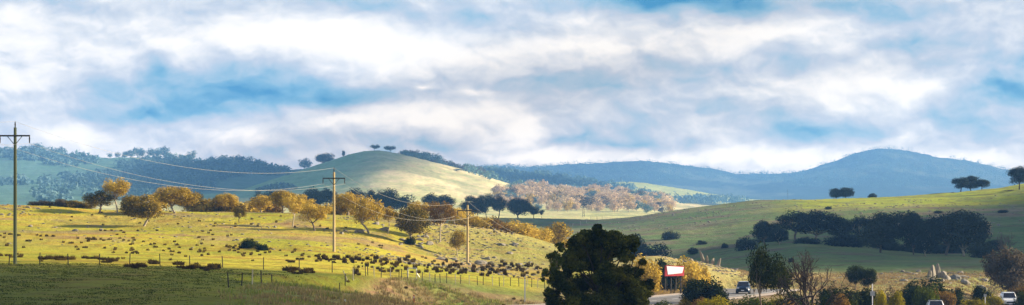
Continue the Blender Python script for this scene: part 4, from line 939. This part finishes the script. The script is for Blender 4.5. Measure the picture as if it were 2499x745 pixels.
def rocks(spots, n, label, group, smin, smax, mat='granite', dmin=160):
    for i in range(n):
        cx, cyy, rx, ry = spots[i % len(spots)]; px = cx + rng.uniform(-1, 1) * rx; py = cyy + rng.uniform(-1, 1) * ry; p = hit(px, py, dmin)
        if p.y > 1000: continue
        s = smin + (smax - smin) * rng.uniform() ** 2.2
        o = link('boulder', rock_mesh(int(rng.integers(6)), mat), None, p); o.scale = (s * rng.uniform(.8, 1.5), s, s * rng.uniform(.45, .8)); o.rotation_euler = (0, 0, rng.uniform(0, 6)); tag(o, label, 'boulder', group)
rocks([(1000, 597, 30, 8), (1045, 590, 40, 12), (940, 555, 50, 10), (860, 568, 30, 8), (1090, 632, 30, 5), (1150, 645, 30, 6), (1215, 640, 40, 10), (1290, 640, 30, 8), (1270, 612, 50, 12)], 70, 'pale granite boulder among others on the lower right of the lit knoll', 'granite boulders on the lower slope of the knoll', .2, 1.0)
rocks([(50, 508, 50, 5), (500, 545, 50, 8), (110, 560, 50, 5), (620, 560, 60, 12), (260, 560, 120, 10), (20, 530, 20, 5)], 34, 'small grey boulder on the left part of the lit knoll', 'boulders on the left part of the knoll', .15, .5)
rocks([(1730, 648, 40, 6), (1790, 660, 40, 5), (1690, 640, 30, 6)], 22, 'pale rock on the lit spur above the blue car', 'rocks on the lit spur', .2, .6)
rocks([(2160, 666, 40, 5), (2220, 668, 30, 5), (2330, 676, 40, 8), (2400, 690, 50, 8), (2300, 690, 30, 6), (2180, 690, 30, 5)], 36, 'grey granite boulder on the flat behind the right roadside bushes', 'boulders on the flat right of the road', .25, .95)
for px, D, w, hh, lab in [(2276, 400, .9, 3.6, 'left of the two tallest standing stones'), (2291, 402, .8, 3.9, 'right of the two tallest standing stones'), (2302, 402, 1.0, 2.6, 'shorter stone right of the two tallest standing stones'), (2268, 398, .7, 2.2, 'small upright stone left of the two tallest standing stones'), (2330, 395, 1.9, 1.3, 'broad dark domed boulder right of the standing stones'), (2396, 385, 1.7, 1.3, 'broad pale boulder left of the grey brown tree')]:
    p = at(px, D); o = link('standing_stone', rock_mesh(3 + int(px) % 3, 'granite' if px != 2330 else 'granite_dark'), None, p); o.scale = (w * .7, w * .7, hh * .62); o.rotation_euler = (.05, .08, px); tag(o, lab, 'boulder')
for i, (px, hh) in enumerate([(1718, 2.2), (1728, 1.7), (1738, 2.0), (1752, 1.4)]):
    p = at(px, 455); o = link('rock_slab', rock_mesh(2 + i % 3, 'granite'), None, p); o.scale = (.35, .35, hh); o.rotation_euler = (0, -.3, i); tag(o, f'{ordn[i]} from left of the thin upright pale rocks on the spur edge', 'boulder', 'upright rocks on the spur')
def rubble():
    r = np.random.default_rng(3); V0 = np.array([(1, 0, 0), (0, 1, 0), (-1, 0, 0), (0, -1, 0), (.5, .5, .8), (-.5, .5, .7), (-.5, -.5, .8), (.5, -.5, .75)], float); Q0 = np.array([(0, 1, 5, 4), (1, 2, 6, 5), (2, 3, 7, 6), (3, 0, 4, 7), (4, 5, 6, 7)])
    px = []; D = []
    for cx, rx, d0, d1, n in [(1010, 130, 330, 520, 900), (1200, 150, 330, 540, 900), (500, 500, 330, 540, 350), (60, 100, 470, 540, 160), (1740, 130, 395, 450, 260), (2270, 260, 380, 445, 700), (1650, 260, 800, 930, 700), (2200, 260, 740, 880, 900), (2420, 100, 620, 800, 200)]:
        px.append(cx + r.normal(size=n) * rx * .55); D.append(r.uniform(d0, d1, n))
    px = np.concatenate(px); D = fd(np.concatenate(D)); X = (px - CX) / F * D
    keep = fbm(X / 9, D / 9, 3, 77) > .50; X, D = X[keep], D[keep]; s = r.uniform(.05, .27, len(X)) * np.where(D > 600, 1.7, 1); a = r.uniform(0, 6, len(X))
    c, sn = np.cos(a)[:, None], np.sin(a)[:, None]
    V = np.stack([(V0[None, :, 0] * c - V0[None, :, 1] * sn) * s[:, None] * 1.3, (V0[None, :, 0] * sn + V0[None, :, 1] * c) * s[:, None], V0[None, :, 2] * s[:, None] * .7], -1) + np.stack([X, D, ground(X, D)], 1)[:, None]
    Q = (Q0[None] + np.arange(len(X))[:, None, None] * 8).reshape(-1, 4)
    tag(link('rubble', mesh_np('rubble', V.reshape(-1, 3), Q, [MATS['granite']])), 'small loose stones strewn over the hillsides', 'stones', kind='stuff')
rubble()

# ------------------------------------------------------------------ tussocks and long grass
def blades(rng, base, n, h, spread, lean=.5, w=.02):
    """upright grass blades; base (m,3), n blades each"""
    m = len(base) * n; B = np.repeat(base, n, 0); a = rng.uniform(0, 2 * math.pi, m); rr = np.sqrt(rng.uniform(0, 1, m)) * spread
    p = B + np.stack([np.cos(a) * rr, np.sin(a) * rr, 0 * a], 1); hh = h * rng.uniform(.6, 1.2, m)
    hh = hh * (1 - .45 * (rr / max(spread, .01)) ** 2)
    tip = p + np.stack([np.cos(a) * hh * lean * rng.uniform(.2, 1, m), np.sin(a) * hh * lean * rng.uniform(.2, 1, m), hh], 1)
    mid = (p + tip) / 2 + np.stack([-np.cos(a), -np.sin(a), 0 * a], 1) * (hh * .08)[:, None]
    b = rng.uniform(0, 2 * math.pi, m); s = np.stack([np.cos(b), np.sin(b), 0 * b], 1) * w
    V = np.stack([p - s, p + s, mid + s * .9, mid - s * .9, tip + s * .2, tip - s * .2], 1).reshape(-1, 3); i = np.arange(m)[:, None] * 6
    return V, np.concatenate([i + [0, 1, 2, 3], i + [3, 2, 4, 5]])
TUS = []
for v in range(5):
    r = np.random.default_rng(v + 60); V, Q = blades(r, np.zeros((1, 3)), 170, 1.0, .45, .3, .03); TUS.append(mesh_np('tussock', V, Q, [MATS['tussock_grass']]))
def tussocks():
    r = np.random.default_rng(21); spots = []
    def band(pxa, pxb, ya, yb, n, jit, s0, s1, thr=.0):
        for i in range(n):
            t = r.uniform(); px = pxa + (pxb - pxa) * t; py = ya + (yb - ya) * t + r.normal() * jit
            if vnoise(np.array([px / 38.0]), np.array([py / 9.0]), 5)[0] < thr + .08: continue
            spots.append((px, py, r.uniform(s0, s1) * .5))
    band(-20, 330, 572, 590, 34, 1.2, .5, .9, .3); band(60, 600, 590, 606, 34, 1.5, .4, .8, .35); band(-20, 560, 602, 614, 50, 3, .5, .9, .4); band(300, 850, 612, 636, 50, 5, .5, 1.0, .4)
    band(-20, 440, 624, 648, 70, 2.5, .8, 1.4, .35); band(300, 880, 650, 668, 70, 3, .8, 1.4, .35); band(760, 1330, 634, 664, 200, 8, .35, 1.1, .1); band(900, 1330, 662, 670, 44, 4, .5, 1.1); band(540, 800, 606, 622, 26, 6, .6, 1.0, .3)
    spots.sort(key=lambda s: -s[1]); sides = []
    lab = {0: 'dark brown grass tussock in the row above the shaded paddock at left', 1: 'golden brown grass tussock in the lit strip between the middle and third poles', 2: 'grass tussock dotted over the lit grass left of the middle pole'}
    for i, (px, py, s) in enumerate(spots):
        p = hit(px, py)
        if i < 280:
            k = 1 if px > 760 else 0 if py > 618 + px * .04 else 2
            o = link('tussock', TUS[i % 5], None, p); e = 1.0 + (i * 37 % 10) * (.05 if px > 760 else .16); o.scale = (s * 1.1 * e, s * 1.1, s * (1.15 if px > 760 else .70) * (.7 + (i * 13 % 7) * .1)); o.rotation_euler.z = (i * 2.4) % .8 - .4; tag(o, lab[k], 'tussock', ['tussocks above the shaded paddock', 'tussocks between the poles', 'tussocks left of the middle pole'][k])
        else: sides.append(p)
    rest = np.array([tuple(p) for p in sides]); 
    X = r.uniform(-85, 12, 1400); D = r.uniform(240, 400, 1400); ok = (fbm(X / 12, D / 12, 2, 3) > .52) & (abs(X / D * F) < 1300); extra = np.stack([X[ok], D[ok], ground(X[ok], D[ok])], 1)
    V, Q = blades(r, np.concatenate([rest, extra[:140]]), 40, .32, .22, .4, .03); tag(link('tussock_carpet', mesh_np('tussock_carpet', V, Q, [MATS['tussock_grass']])), 'small rough grass clumps dotted over the lit slope and paddock', 'grass', kind='stuff')
tussocks()
def grass_patch(name, n, px0, px1, d0, d1, h, mat, label, test=None, w=.03, bl=14, spread=.35):
    r = np.random.default_rng(len(name)); px = r.uniform(px0, px1, n); D = np.sqrt(r.uniform(d0 ** 2, d1 ** 2, n)); X = (px - CX) / F * D
    road = np.min([np.min(np.hypot(X[:, None] - L[None, ::3, 0], D[:, None] - L[None, ::3, 1]), 1) for L in (ROAD_A, ROAD_B)], 0)
    ok = (road > 7.2) & (fbm(X / 5, D / 5, 2, 13) > .33)
    if test is not None: ok &= test(px, D)
    X, D = X[ok], D[ok]; V, Q = blades(r, np.stack([X, D, ground(X, D) - .03], 1), bl, h, spread, .45, w)
    tag(link(name, mesh_np(name, V, Q, [MATS[mat]])), label, 'grass', kind='stuff')
grass_patch('verge_grass', 10000, 520, 1420, 150, 262, .45, 'verge_grass', 'rank brown and green grass on the road verge', lambda px, D: (px > 600 + (D - 188) * 5.2) & (px > 480 + 460 * np.random.default_rng(4).uniform(0, 1, len(px)) ** .8) & (D < 262))
grass_patch('verge_far_grass', 2500, 1540, 1850, 290, 330, .5, 'dry_grass', 'dry grass on the bank below the billboard')
grass_patch('dry_grass', 6000, 1900, 2290, 205, 250, 1.0, 'dry_grass', 'tall tan dry grass mound in front of the right bushes', w=.04)
grass_patch('roadside_grass', 3500, 2280, 2560, 215, 300, .45, 'dry_grass', 'pale dry grass beside the right hand road')
grass_patch('flat_grass', 4000, 1800, 2520, 310, 372, .3, 'dry_grass', 'thin yellow grass on the stony flat', w=.05, bl=8, spread=.6)
grass_patch('paddock_grass', 6000, -40, 900, 150, 240, .10, 'leaf_green', 'short green pasture grass in the near paddock', lambda px, D: (px < 560 + (D - 188) * 4.8 + 120 * np.random.default_rng(5).uniform(-1, .6, len(px))), w=.03, bl=10, spread=.5)
